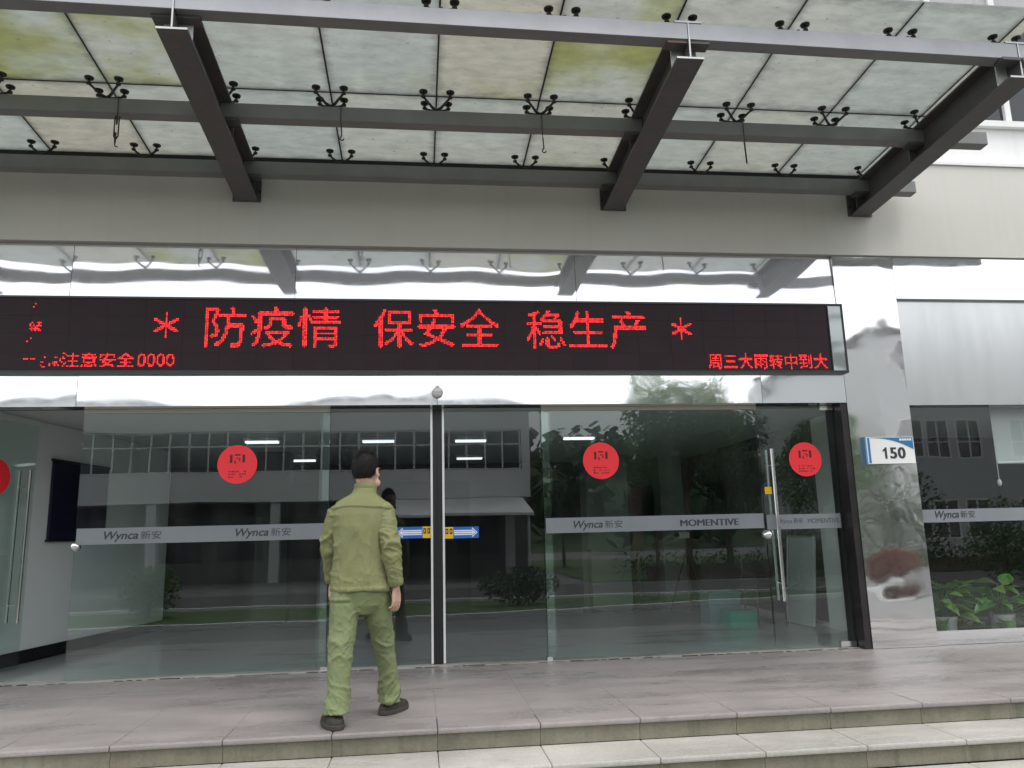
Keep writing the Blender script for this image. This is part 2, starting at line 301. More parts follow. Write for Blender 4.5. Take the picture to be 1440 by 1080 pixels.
# ------------------------------------------------------------------ object helpers
ORG = {}
def tag(o, label=None, cat=None, group=None, kind=None):
    if label: o['label'] = label
    if cat: o['category'] = cat
    if group: o['group'] = group
    if kind: o['kind'] = kind
    return o
def thing(name, loc, label, cat, group=None):
    o = bpy.data.objects.new(name, None); COL.objects.link(o); o.location = loc; o.empty_display_size = .1
    ORG[o] = Vector(loc); return tag(o, label, cat, group)
def place(name, me, loc, parent=None, rot=None):
    """one object on existing mesh data, at a world position"""
    o = bpy.data.objects.new(name, me); COL.objects.link(o)
    loc = Vector(loc); ORG[o] = loc
    if parent is not None:
        o.parent = parent; o.location = loc-ORG[parent]
    else: o.location = loc
    if rot: o.rotation_euler = rot
    return o
class MB:
    def __init__(s): s.v = []; s.f = []; s.mi = []; s.cur = 0
    def add(s, vs, fs):
        k = len(s.v); s.v += [Vector(v) for v in vs]
        for f in fs: s.f.append([i+k for i in f]); s.mi.append(s.cur)
        return s
    def mat(s, i): s.cur = i; return s
    def box(s, x0, x1, y0, y1, z0, z1):
        return s.add([(x, y, z) for z in (z0, z1) for y in (y0, y1) for x in (x0, x1)],
                     [(0, 2, 3, 1), (4, 5, 7, 6), (0, 1, 5, 4), (2, 6, 7, 3), (0, 4, 6, 2), (1, 3, 7, 5)])
    def hexa(s, b, t):      # bottom 4 ccw, top 4 ccw
        return s.add(list(b)+list(t), [(3, 2, 1, 0), (4, 5, 6, 7), (0, 1, 5, 4), (1, 2, 6, 5), (2, 3, 7, 6), (3, 0, 4, 7)])
    def tube(s, pts, rad, n=8, cap=True):
        pts = [Vector(p) for p in pts]; rad = rad if isinstance(rad, (list, tuple)) else [rad]*len(pts)
        k = len(s.v); m = len(pts); ref = None
        for i, p in enumerate(pts):
            d = (pts[min(i+1, m-1)]-pts[max(i-1, 0)]).normalized()
            if ref is None:
                ref = d.orthogonal().normalized()
            ref = (ref-d*ref.dot(d)).normalized(); b = d.cross(ref)
            for j in range(n):
                a = 2*math.pi*j/n; s.v.append(p+(ref*math.cos(a)+b*math.sin(a))*rad[i])
        for i in range(m-1):
            for j in range(n):
                s.f.append([k+i*n+j, k+i*n+(j+1) % n, k+(i+1)*n+(j+1) % n, k+(i+1)*n+j]); s.mi.append(s.cur)
        if cap:
            s.f.append([k+j for j in range(n)][::-1]); s.mi.append(s.cur)
            s.f.append([k+(m-1)*n+j for j in range(n)]); s.mi.append(s.cur)
        return s
    def lathe(s, c, prof, n=16):   # prof: (r,z)
        k = len(s.v); c = Vector(c)
        for r, z in prof:
            for j in range(n):
                a = 2*math.pi*j/n; s.v.append(c+Vector((r*math.cos(a), r*math.sin(a), z)))
        for i in range(len(prof)-1):
            for j in range(n):
                s.f.append([k+i*n+j, k+i*n+(j+1) % n, k+(i+1)*n+(j+1) % n, k+(i+1)*n+j]); s.mi.append(s.cur)
        s.f.append([k+j for j in range(n)][::-1]); s.mi.append(s.cur)
        s.f.append([k+(len(prof)-1)*n+j for j in range(n)]); s.mi.append(s.cur)
        return s
    def discy(s, cx, cz, y0, y1, r, n=40):       # a thin round plate facing y
        k = len(s.v)
        for y in (y0, y1):
            for j in range(n):
                a = 2*math.pi*j/n; s.v.append(Vector((cx+r*math.cos(a), y, cz+r*math.sin(a))))
        s.f.append(list(range(k, k+n))); s.mi.append(s.cur)
        s.f.append(list(range(k+n, k+2*n))[::-1]); s.mi.append(s.cur)
        for j in range(n):
            s.f.append([k+j, k+n+j, k+n+(j+1) % n, k+(j+1) % n]); s.mi.append(s.cur)
        return s
    def ellip(s, c, r, n=20, m=12, rot=None):
        k = len(s.v); c = Vector(c)
        for i in range(1, m):
            t = math.pi*i/m
            for j in range(n):
                a = 2*math.pi*j/n; p = Vector((r[0]*math.sin(t)*math.cos(a), r[1]*math.sin(t)*math.sin(a), r[2]*math.cos(t)))
                if rot: p = rot @ p
                s.v.append(c+p)
        p = Vector((0, 0, r[2])); q = -p
        if rot: p = rot @ p; q = rot @ q
        s.v += [c+p, c+q]; T = k+(m-1)*n; B = T+1
        for i in range(m-2):
            for j in range(n):
                s.f.append([k+i*n+j, k+(i+1)*n+j, k+(i+1)*n+(j+1) % n, k+i*n+(j+1) % n]); s.mi.append(s.cur)
        for j in range(n):
            s.f.append([T, k+j, k+(j+1) % n]); s.mi.append(s.cur)
            s.f.append([B, k+(m-2)*n+(j+1) % n, k+(m-2)*n+j]); s.mi.append(s.cur)
        return s
    def loft(s, st, n=24, power=2.0):            # st: (cx,cy,cz,rx,ry[,tilt matrix])
        k = len(s.v)
        for t in st:
            M_ = t[5] if len(t) > 5 else None
            for j in range(n):
                a = 2*math.pi*j/n; c_, s_ = math.cos(a), math.sin(a); e = 2/power
                p = Vector((t[3]*math.copysign(abs(c_)**e, c_), t[4]*math.copysign(abs(s_)**e, s_), 0))
                if M_: p = M_ @ p
                s.v.append(Vector(t[:3])+p)
        for i in range(len(st)-1):
            for j in range(n):
                s.f.append([k+i*n+j, k+i*n+(j+1) % n, k+(i+1)*n+(j+1) % n, k+(i+1)*n+j]); s.mi.append(s.cur)
        s.f.append([k+j for j in range(n)][::-1]); s.mi.append(s.cur)
        s.f.append([k+(len(st)-1)*n+j for j in range(n)]); s.mi.append(s.cur)
        return s
    def mesh(s, name, mats, org=(0, 0, 0), smooth=False):
        me = bpy.data.meshes.new(name); o = Vector(org)
        me.from_pydata([v-o for v in s.v], [], s.f)
        for m in ([mats] if isinstance(mats, str) else mats): me.materials.append(MATS[m])
        if not isinstance(mats, str): me.polygons.foreach_set('material_index', s.mi)
        if smooth: me.polygons.foreach_set('use_smooth', [True]*len(me.polygons))
        me.update(); return me
    def build(s, name, mats, parent=None, smooth=False, bevel=0.):
        lo = Vector([min(v[i] for v in s.v) for i in range(3)]); hi = Vector([max(v[i] for v in s.v) for i in range(3)])
        org = Vector(((lo.x+hi.x)/2, (lo.y+hi.y)/2, lo.z))
        o = place(name, s.mesh(name, mats, org, smooth), org, parent)
        if bevel:
            b = o.modifiers.new('bevel', 'BEVEL'); b.width = bevel; b.segments = 2; b.limit_method = 'ANGLE'
        return o
def boxo(name, b, mats, parent=None, bevel=0.): return MB().box(*b).build(name, mats, parent, bevel=bevel)
def dup(o, loc, parent=None):
    c = o.copy(); COL.objects.link(c); loc = Vector(loc); ORG[c] = loc
    if parent is not None: c.parent = parent; c.location = loc-ORG[parent]
    else: c.location = loc
    for ch in list(o.children):
        dup(ch, loc+(ORG[ch]-ORG[o]), c)
    return c
def textmesh(body, size=1., bold=0., shear=0., space=1.):
    c = bpy.data.curves.new('text', 'FONT'); c.body = body; c.size = size; c.offset = bold; c.shear = shear; c.space_character = space
    c.resolution_u = 4
    o = bpy.data.objects.new('text', c); COL.objects.link(o)
    me = bpy.data.meshes.new_from_object(o.evaluated_get(bpy.context.evaluated_depsgraph_get()))
    bpy.data.objects.remove(o); bpy.data.curves.remove(c)
    vs = [v.co.copy() for v in me.vertices]; me.calc_loop_triangles(); ts = [tuple(t.vertices) for t in me.loop_triangles]
    bpy.data.meshes.remove(me)
    return vs, ts
def lettering(name, body, x0, x1, zc, y, hgt, matname, parent, **kw):
    """flat print fitted between x0 and x1 on a plane facing -y"""
    vs, ts = textmesh(body, 1., **kw)
    a, b = min(v.x for v in vs), max(v.x for v in vs); c, d = min(v.y for v in vs), max(v.y for v in vs)
    m = MB(); m.add([(x0+(v.x-a)/(b-a)*(x1-x0), y, zc+((v.y-c)/(d-c)-.5)*hgt) for v in vs], ts)
    return m.build(name, matname, parent)

# ------------------------------------------------------------------ the setting: ground, lawn, platform, steps
GZ = -.52
def sheet(name, pts, z, m, kind='structure'):
    o = MB().add([(x, y, z) for x, y in pts], [list(range(len(pts)))]).build(name, m); tag(o, kind=kind); return o
sheet('ground', [(-400, -400), (400, -400), (400, 400), (-400, 400)], GZ-.008, 'concrete_drive')
sheet('road', [(-60, -12.5), (60, -12.5), (60, -7.0), (-60, -7.0)], GZ-.004, 'asphalt')
lawn = sheet('lawn', [(-30, -6.2), (12, -6.2), (12, -4.6), (.6, -2.0), (-30, -2.6)], GZ+.03, 'grass')
sheet('far_lawn', [(6, -40), (40, -40), (40, -13.2), (6, -13.2)], GZ+.02, 'grass')
m = MB()
for a, b in (((-30, -2.5), (.6, -1.9)), ((.6, -1.9), (12, -4.5)), ((-30, -6.3), (12, -6.3))):
    a, b = Vector((*a, 0)), Vector((*b, 0)); d = (b-a).normalized(); nrm = Vector((-d.y, d.x, 0))*.07
    m.hexa([p+Vector((0, 0, GZ-.05)) for p in (a-nrm, b-nrm, b+nrm, a+nrm)], [p+Vector((0, 0, GZ+.1)) for p in (a-nrm, b-nrm, b+nrm, a+nrm)])
tag(m.build('kerb', 'bldg_white'), kind='structure')

KX = [.115+.617*k for k in range(-13, 17)]
plat = boxo('platform', (-8.2, 10.2, 5.06, 7.34, GZ, -.032), 'mortar'); boxo('bed', (-8.2, 10.2, 5.30, 7.338, -.0315, -.0022), 'mortar_pale', plat); tag(plat, kind='structure')
J = .0010
def slab_mesh(name, wx, wy, wz, m, bev):
    bm = bmesh.new(); bmesh.ops.create_cube(bm, size=1)
    for v in bm.verts: v.co = Vector((v.co.x*wx, v.co.y*wy, v.co.z*wz))
    bmesh.ops.bevel(bm, geom=list(bm.edges), offset=bev, segments=2, affect='EDGES', profile=.6)
    me = bpy.data.meshes.new(name); bm.to_mesh(me); bm.free(); me.materials.append(MATS[m])
    return me
rows = [(5.02, 5.37, 'nosing_slab', .010), (5.37, 6.02, 'tile', .0006), (6.02, 6.68, 'tile', .0006), (6.68, 7.34, 'tile', .0006)]
for (y0, y1, nm, bv) in rows:
    me = slab_mesh(nm, .617-2*J, y1-y0-2*J, .032, 'granite_top', bv)
    for k in range(len(KX)-1):
        place(nm, me, (KX[k]+.3085, (y0+y1)/2, -.016-random.random()*.0008), plat)
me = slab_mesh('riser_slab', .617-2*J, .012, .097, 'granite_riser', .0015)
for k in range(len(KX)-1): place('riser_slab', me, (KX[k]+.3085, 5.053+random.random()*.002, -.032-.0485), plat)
steps = boxo('steps', (-8.2, 10.2, 4.665, 5.058, GZ, -.162), 'mortar'); tag(steps, kind='structure')
tr_me = slab_mesh('tread_slab', .617-2*J, .427-2*J, .032, 'granite_tread', .010)
for i, (zt, yf) in enumerate(((-.13, 4.625), (-.26, 4.215), (-.39, 3.805))):
    st = steps
    if i: st = boxo('steps', (-8.2, 10.2, yf+.04, yf+.44, GZ, zt-.032), 'mortar'); tag(st, kind='structure')
    for k in range(len(KX)-1):
        x = KX[k]+.3085
        place('tread_slab', tr_me, (x, yf+.2135, zt-.016-random.random()*.0015), st)
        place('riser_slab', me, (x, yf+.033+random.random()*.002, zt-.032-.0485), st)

# ------------------------------------------------------------------ the office building
B = thing('office_building', (0, 7.45, 0), 'grey and white office building with steel-clad glass entrance behind the canopy', 'building')
YC, YG = 7.25, 7.42
boxo('fascia_band', (-9, 12, 7.22, 7.62, 3.848, 4.87), 'fascia', B)
boxo('coping', (-9, 12, 7.20, 7.62, 4.872, 4.905), 'white_frame', B)
boxo('upper_wall', (-9, 12, 7.40, 7.62, 4.907, 5.42), 'upper_wall', B)
boxo('upper_wall', (-9, 12, 7.40, 7.62, 8.02, 9.2), 'upper_wall', B)
boxo('roof', (-9, 12, 7.3, 15, 9.2, 9.4), 'roof_grey', B)
boxo('window_sill', (-9, 12, 7.34, 7.62, 5.422, 5.49), 'white_frame', B)
m = MB()
for x in (0, .8, 1.6): m.box(x-.035 if x else 0, x+.035 if x < 1.6 else 1.6, 0, .08, 0, 2.52)
for z in (.0, 1.46, 2.47): m.box(.036, .764, .004, .076, z, z+.05); m.box(.836, 1.564, .004, .076, z, z+.05)
wm = m.mesh('window_frame', 'white_frame'); pm = MB().box(0, .728, 0, .01, 0, 1.41).mesh('pane', 'win_dark'); pm2 = MB().box(0, .728, 0, .01, 0, .96).mesh('pane', 'win_dark')
bm_ = MB().box(0, .728, 0, .005, 0, .9).mesh('blind', 'grey_blind')
for k in range(-5, 4):
    x = 5.0+1.6*k-.8+.8
    wo = place('window', wm, (x, 7.44, 5.495), B)
    for j in (0, 1):
        place('pane', pm, (x+.036+.8*j, 7.48, 5.545), wo); place('pane', pm2, (x+.036+.8*j, 7.48, 7.005), wo)
        if k > -1: place('blind', bm_, (x+.036+.8*j, 7.472, 7.02), wo)
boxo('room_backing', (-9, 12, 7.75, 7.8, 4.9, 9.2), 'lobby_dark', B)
# mirror-steel cladding: each sheet is its own panel
for x0, x1 in ((-5.2, -3.114), (-3.11, -1.133), (-1.129, 1.532), (1.536, 4.196)):
    MB().hexa([(x0, YC, 3.20), (x1, YC, 3.20), (x1, YC+.01, 3.20), (x0, YC+.01, 3.20)], [(x0, YC+.034, 3.845), (x1, YC+.034, 3.845), (x1, YC+.044, 3.845), (x0, YC+.044, 3.845)]).build('steel_panel', 'steel_header', B)
for x0, x1 in ((-5.2, -2.98), (-2.976, .18), (.184, 3.33), (3.334, 4.196)):
    boxo('steel_panel', (x0, x1, YC, YC+.17, 2.325, 2.618), 'steel_strip', B)
boxo('lintel', (-5.2, 4.196, YC+.05, YC+.3, 2.62, 3.845), 'lobby_dark', B)
boxo('lintel', (-5.2, 4.196, YC+.172, YC+.3, 2.34, 2.618), 'lobby_dark', B)
boxo('steel_column', (4.20, 4.853, YC, 7.56, 0.003, 3.845), 'steel_column', B)
boxo('steel_panel', (4.857, 7.4, YC, 7.5, 3.40, 3.845), 'steel_strip', B)
boxo('steel_panel', (7.404, 11, YC, 7.5, 3.40, 3.845), 'steel_strip', B)
for x0, x1 in ((4.857, 6.9), (6.904, 9.2)):
    boxo('spandrel_panel', (x0, x1, 7.31, 7.5, 2.305, 3.398), 'satin_panel', B)
boxo('spandrel_panel', (9.204, 12, YC+.01, 7.5, 0.003, 3.398), 'satin_panel', B)
boxo('door_jamb', (4.135, 4.197, YC+.012, 7.50, .003, 2.322), 'jamb_dark', B)
boxo('door_jamb', (4.10, 4.133, YG+.03, 7.50, .003, 2.322), 'plastic_black', B)
boxo('threshold', (-4.2, 4.13, 7.345, 7.515, -.03, .006), 'granite_tread', B)
rg = random.Random(31); m = MB(); x = -3.9
while x < 4.1:                       # worn cement seam along the foot of the glass
    wd = rg.uniform(.03, .16)
    if rg.random() < .8: m.box(x, x+wd, 7.338-rg.uniform(.002, .012), 7.3445, -.002, rg.uniform(.001, .007))
    x += wd+rg.uniform(.0, .05)
m.build('cement_seam', 'mortar', B)['kind'] = 'stuff'
# ---- glass front
gp = {}
def pane(name, x0, x1, y, m, z0=.012, z1=2.30, label=None):
    o = boxo(name, (x0, x1, y-.006, y+.006, z0, z1), m, B)
    if label: o['label'] = label
    gp[(name, round(x0, 2))] = o
    return o
def sticker(parent, cx, cz, y, r=.175, seed=1):
    m = MB(); m.discy(cx, cz, y, y+.001, r)
    rnd = random.Random(seed); m.mat(1)
    for (x, z, ww, hh) in ((-.055, .05, .022, .075), (.055, .052, .024, .07), (0, .085, .05, .014), (-.02, .02, .012, .03), (.02, .04, .01, .03), (.0, .055, .02, .01)):
        m.box(cx+x-ww/2, cx+x+ww/2, y-.0012, y-.0004, cz+z-hh/2, cz+z+hh/2)
    for zz in (-.065, -.09, -.115):
        x = -.075
        while x < .07:
            ww = rnd.uniform(.006, .018)
            if rnd.random() < .75: m.box(cx+x, cx+x+ww, y-.0012, y-.0004, cz+zz-rnd.uniform(.003, .008), cz+zz+rnd.uniform(.003, .008))
            x += ww+rnd.uniform(.004, .012)
    return m.build('round_sticker', ['sticker_red', 'sticker_dark'], parent)
YF = YG-.0075
pa = pane('glass_panel', -2.965, -.807, YG, 'door_glass')
pb = pane('glass_panel', 1.175, 3.325, YG, 'door_glass')
for p, x0, x1 in ((pa, -2.965, -.807), (pb, 1.175, 3.325)):
    boxo('top_rail', (x0, x1, YG-.02, YG+.02, 2.288, 2.323), 'alu_rail', p)
    boxo('frosted_strip', (x0+.012, x1-.012, YF-.001, YF, 1.132, 1.272), 'frost', p)
boxo('edge_seal', (-.868, -.806, YG+.012, YG+.02, .03, 2.286), 'glass_edge', pa)
boxo('edge_seal', (1.177, 1.245, YG+.012, YG+.02, .03, 2.286), 'glass_edge', pb)
boxo('floor_clip', (-.85, -.79, YG-.02, YG+.02, .006, .035), 'polished_bar', pa)
boxo('floor_clip', (1.16, 1.21, YG-.02, YG+.02, .006, .035), 'polished_bar', pb)
sticker(pa, -1.621, 1.815, YF, seed=3); sticker(pb, 1.74, 1.802, YF, seed=5)
for p, x0, x1 in ((pa, -2.726, -2.244), (pa, -1.613, -1.132), (pb, 1.447, 1.918)):
    d = (x1-x0)
    lettering('lettering', 'Wynca', x0, x0+d*.60, 1.196, YF-.002, .092, 'ink', p, bold=.02, shear=.25)
    lettering('lettering', '新安', x0+d*.64, x1, 1.204, YF-.002, .072, 'ink', p, bold=.0)
for dx in (0, .004, .008): lettering('lettering', 'MOMENTIVE', 2.480+dx, 3.056+dx, 1.198, YF-.0016-dx*.04, .062, 'ink', pb)
mb = MB().ellip((-2.955, YG, 1.12), (.042, .05, .046)); mb.build('door_lock', 'polished_bar', pa, smooth=True)
YS = 7.47
sa = pane('sliding_door', -.90, .120, YS, 'slide_glass')
sb = pane('sliding_door', .248, 1.27, YS, 'slide_glass')
boxo('door_stile', (.120, .1395, YS-.022, YS+.022, .012, 2.322), 'stile_white', sa)
boxo('rubber_edge', (.1395, .179, YS-.018, YS+.018, .012, 2.322), 'door_black', sa)
boxo('door_stile', (.2285, .248, YS-.022, YS+.022, .012, 2.322), 'stile_white', sb)
boxo('rubber_edge', (.181, .2285, YS-.018, YS+.018, .012, 2.322), 'door_black', sb)
def arrow(parent, x0, x1, z0, z1, d):
    """blue strip with an outlined white arrow; d = -1 points left"""
    y = YS-.0075; m = MB(); m.box(x0, x1, y, y+.001, z0, z1)
    zc = (z0+z1)/2; h_ = z1-z0; tip = x0+.012 if d < 0 else x1-.012; tail = x1-.008 if d < 0 else x0+.008
    def ar(dy, k, hw, bw, mi, ins):
        m.mat(mi); t_ = tip-d*ins; ne = t_-d*k
        m.add([(t_, dy, zc), (ne, dy, zc+hw), (ne, dy, zc-hw)], [(0, 1, 2)])
        m.add([(ne-d*.0, dy, zc+bw), (ne, dy, zc-bw), (tail, dy, zc-bw), (tail, dy, zc+bw)], [(0, 1, 2, 3)])
    ar(y-.0008, .05, h_*.44, h_*.22, 1, 0); ar(y-.0013, .034, h_*.30, h_*.12, 0, .012); ar(y-.0018, .028, h_*.20, h_*.07, 1, .018)
    m.build('arrow_sticker', ['sticker_blue', 'sticker_white'], parent)
arrow(sa, -.20, .045, 1.118, 1.222, -1); arrow(sb, .325, .562, 1.108, 1.212, 1)
for p, x0, x1, z0, z1 in ((sa, .045, .1195, 1.118, 1.222), (sb, .2485, .325, 1.108, 1.212)):
    y = YS-.0075; m = MB().box(x0, x1, y, y+.001, z0, z1); m.mat(1)
    w_ = (x1-x0)/2
    for j in (0, 1):
        a = x0+j*w_+.006; b = a+w_-.012; zz = z0+.04
        m.box(a, b, y-.001, y-.0003, zz, z1-.014)
        m.mat(0); m.box(a+.008, a+.014, y-.002, y-.0012, zz+.012, z1-.026); m.box(b-.014, b-.008, y-.002, y-.0012, zz+.018, z1-.03); m.mat(1)
    m.build('caution_label', ['sticker_yellow', 'ink'], p)
# right swing door
sd_ = pane('swing_door', 3.335, 4.128, YG, 'door_glass')
boxo('frosted_strip', (3.345, 4.10, YF-.001, YF, 1.116, 1.256), 'frost', sd_)
lettering('lettering', 'Wynca 新安', 3.46, 3.71, 1.19, YF-.002, .06, 'ink', sd_, shear=.1)
lettering('lettering', 'MOMENTIVE', 3.76, 4.08, 1.19, YF-.002, .045, 'ink', sd_)
sticker(sd_, 3.795, 1.788, YF, r=.168, seed=9)
def handle(parent, x, y, z0, z1, rad=.017, ax=(1, 0)):
    """pull bars on both faces of a glass leaf; ax is the leaf's direction on plan"""
    nx, ny = -ax[1], ax[0]
    for s_ in (-1, 1):
        px, py = x+nx*.062*s_, y+ny*.062*s_
        m = MB().tube([(px, py, z0), (px, py, z1)], rad, 12)
        for z in (z0+.16, z1-.16): m.tube([(x, y, z), (px, py, z)], .009, 8)
        m.build('handle', 'polished_bar', parent, smooth=False)
handle(sd_, 3.43, YG, .45, 1.89)
boxo('patch_fitting', (3.97, 4.126, YG-.022, YG+.022, .012, .062), 'polished_bar', sd_)
boxo('patch_fitting', (3.99, 4.126, YG-.022, YG+.022, 2.275, 2.32), 'polished_bar', sd_)
MB().ellip((3.345, YG, 1.07), (.055, .05, .045)).build('door_lock', 'polished_bar', sd_, smooth=True)
boxo('tag', (3.35, 3.42, YF-.002, YF, 1.455, 1.525), 'sticker_yellow', sd_)
# left swing door, standing open into the lobby
hx, hy, ang = -4.055, YG+.02, R(70)
ca, sa_ = math.cos(ang), math.sin(ang)
def leafpt(u, v): return (hx+ca*u-sa_*v, hy+sa_*u+ca*v)
m = MB()
q = [leafpt(*p) for p in ((.02, -.006), (.92, -.006), (.92, .006), (.02, .006))]
m.hexa([(x, y, .012) for x, y in q], [(x, y, 2.31) for x, y in q])
ld = m.build('swing_door', 'door_glass', B); ld['label'] = 'glass leaf standing open inwards'
hp = leafpt(.80, 0); handle(ld, hp[0], hp[1], .43, 1.86, ax=(ca, sa_))
m = MB(); c0 = leafpt(.46, .009)
m.discy(0, 1.775, -.0015, 0, .17); mm_ = Matrix.Rotation(ang, 3, 'Z')
c0 = leafpt(.46, -.0075)
for i, v in enumerate(m.v): m.v[i] = mm_ @ Vector((v.x, v.y, 0))+Vector((c0[0], c0[1], v.z))
m.build('round_sticker', 'sticker_red', ld)
# left jamb
boxo('door_jamb', (-4.20, -4.02, YC+.172, 7.50, .003, 2.322), 'jamb_dark', B)
boxo('steel_column', (-5.2, -4.202, YC, 7.56, .003, 2.322), 'steel_column', B)
# ---- window bay right of the column
wp = boxo('window_pane', (4.86, 9.2, 7.354, 7.366, .135, 2.303), 'window_glass', B)
boxo('window_sill', (4.857, 9.2, 7.30, 7.5, .003, .13), 'steel_strip', B)
boxo('frosted_strip', (4.87, 9.19, 7.3445, 7.3455, 1.145, 1.27), 'frost', wp)
lettering('lettering', 'Wynca', 5.045, 5.30, 1.21, 7.342, .092, 'ink', wp, bold=.02, shear=.25)
lettering('lettering', '新安', 5.315, 5.47, 1.218, 7.342, .07, 'ink', wp)
# ---- lobby shell
def wallx(y): return -4.075+(y-7.5)*.156
m = MB(); m.hexa([(wallx(7.52), 7.52, 0), (wallx(11.6), 11.6, 0), (wallx(11.6)-.15, 11.6, 0), (wallx(7.52)-.15, 7.52, 0)][::-1],
                 [(wallx(7.52), 7.52, 2.41), (wallx(11.6), 11.6, 2.41), (wallx(11.6)-.15, 11.6, 2.41), (wallx(7.52)-.15, 7.52, 2.41)][::-1])
m.build('lobby_wall', 'lobby_wall', B)
m = MB(); e = .014
m.hexa([(wallx(7.53)+e, 7.53, .002), (wallx(11.59)+e, 11.59, .002), (wallx(11.59)+.001, 11.59, .002), (wallx(7.53)+.001, 7.53, .002)][::-1],
       [(wallx(7.53)+e, 7.53, .13), (wallx(11.59)+e, 11.59, .13), (wallx(11.59)+.001, 11.59, .13), (wallx(7.53)+.001, 7.53, .13)][::-1])
m.build('skirting', 'skirting', B)
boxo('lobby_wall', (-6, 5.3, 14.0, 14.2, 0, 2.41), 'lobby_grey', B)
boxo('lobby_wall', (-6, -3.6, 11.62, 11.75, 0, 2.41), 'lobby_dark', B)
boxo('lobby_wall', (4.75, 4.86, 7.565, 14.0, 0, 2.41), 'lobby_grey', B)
boxo('pilaster', (4.66, 4.748, 8.40, 8.90, .002, 2.405), 'lobby_wall', B)
boxo('skirting', (4.70, 4.748, 8.91, 13.99, .002, .05), 'white_frame', B)
boxo('lobby_pillar', (2.75, 3.45, 12.9, 13.4, .002, 2.405), 'lobby_pale', B)
boxo('lobby_pillar', (4.1, 4.5, 13.2, 13.6, .002, 2.405), 'lobby_pale', B)
boxo('lobby_pillar', (-2.3, -1.85, 11.8, 12.2, .002, 2.405), 'lobby_grey', B)
boxo('doorway', (-.9, .9, 13.97, 13.995, .002, 2.1), 'lobby_dark', B)
boxo('doorway', (3.3, 4.5, 13.97, 13.995, .002, 2.1), 'lobby_dark', B)
boxo('lobby_ceiling', (-9, 12, 7.56, 15, 2.415, 2.6), 'lobby_ceiling', B)
boxo('lobby_floor', (-9, 12, 7.517, 15, -.2, 0.0), 'lobby_tile', B)
boxo('end_wall', (-9.2, -9, 7.3, 15, 0, 9.2), 'upper_wall', B); boxo('end_wall', (12, 12.2, 7.3, 15, GZ, 9.2), 'upper_wall', B)
boxo('rear_wall', (-9, 12, 15, 15.2, 0, 9.2), 'upper_wall', B)
boxo('room_wall', (4.88, 9.4, 11, 11.1, .002, 2.41), 'lobby_dark', B)
boxo('side_wall', (-9, -5.2, 7.25, 7.6, .0, 3.845), 'fascia', B)
for x0, y0 in ((-2.16, 10.2), (.47, 10.3), (1.88, 10.15), (.6, 12.6), (-2.0, 12.6), (-.72, 10.25)):
    l_ = boxo('ceiling_lamp', (x0, x0+.44, y0-.07, y0+.07, 2.37, 2.412), 'lamp_body', B)
    for j in (-.035, .035):
        MB().tube([(x0+.02, y0+j, 2.355), (x0+.42, y0+j, 2.355)], .013, 8).build('lamp_tube', 'tube_lamp', l_)


# ------------------------------------------------------------------ the red-letter display above the doors
S = thing('led_display', (.25, 7.2, 2.63), 'long black display board with glowing red characters above the glass doors', 'display board')
boxo('cabinet', (-5.0, 4.05, 7.196, 7.248, 2.632, 3.298), 'led_frame', S)
mod = MB().box(-.1609, .1609, 0, .009, .0, .1655).mesh('module', 'led_face')
for i in range(28):
    for j in range(4): place('module', mod, (4.05-.1617-.3233*i, 7.1858+random.random()*.0008, 2.6325+.1665*j), S)
for z0, z1 in ((2.612, 2.634), (3.296, 3.314)): boxo('frame_rail', (-5.0, 4.216, 7.176, 7.2485, z0, z1), 'led_frame', S)
boxo('frame_rail', (4.052, 4.062, 7.178, 7.248, 2.634, 3.296), 'led_frame', S)
boxo('frame_rail', (4.204, 4.216, 7.178, 7.248, 2.634, 3.296), 'led_frame', S)
boxo('end_panel', (4.062, 4.204, 7.19, 7.248, 2.634, 3.296), 'steel_dull', S)
PITCH = .0143
def raster(body, x0, x1, z0, z1, bold=0., thr=.42, PITCH=.0115):
    """dots of the display grid that the characters cover"""
    vs, ts = textmesh(body, 1., bold=bold)
    a, b = min(v.x for v in vs), max(v.x for v in vs); c, d = min(v.y for v in vs), max(v.y for v in vs)
    P = [(x0+(v.x-a)/(b-a)*(x1-x0), z0+(v.y-c)/(d-c)*(z1-z0)) for v in vs]
    SS = 4; h_ = PITCH/SS; hit = set()
    for t in ts:
        (ax, az), (bx, bz), (cx, cz) = (P[i] for i in t)
        det = (bx-ax)*(cz-az)-(cx-ax)*(bz-az)
        if abs(det) < 1e-12: continue
        for i in range(int(min(ax, bx, cx)//h_), int(max(ax, bx, cx)//h_)+1):
            for j in range(int(min(az, bz, cz)//h_), int(max(az, bz, cz)//h_)+1):
                x, z = (i+.5)*h_, (j+.5)*h_
                u = ((x-ax)*(cz-az)-(cx-ax)*(z-az))/det; v = ((bx-ax)*(z-az)-(x-ax)*(bz-az))/det
                if u >= 0 and v >= 0 and u+v <= 1: hit.add((i, j))
    cnt = {}
    for i, j in hit: cnt[(i//SS, j//SS)] = cnt.get((i//SS, j//SS), 0)+1
    return {k for k, n in cnt.items() if n >= thr*SS*SS}
def dots(cells, name='lit_characters', PITCH=.0115):
    m = MB(); r = PITCH*.32
    for i, j in sorted(cells):
        x, z = (i+.5)*PITCH, (j+.5)*PITCH
        m.box(x-r, x+r, 7.1815, 7.1848, z-r, z+r)
    o = m.build(name, 'led_red', S); o['kind'] = 'stuff'; return o
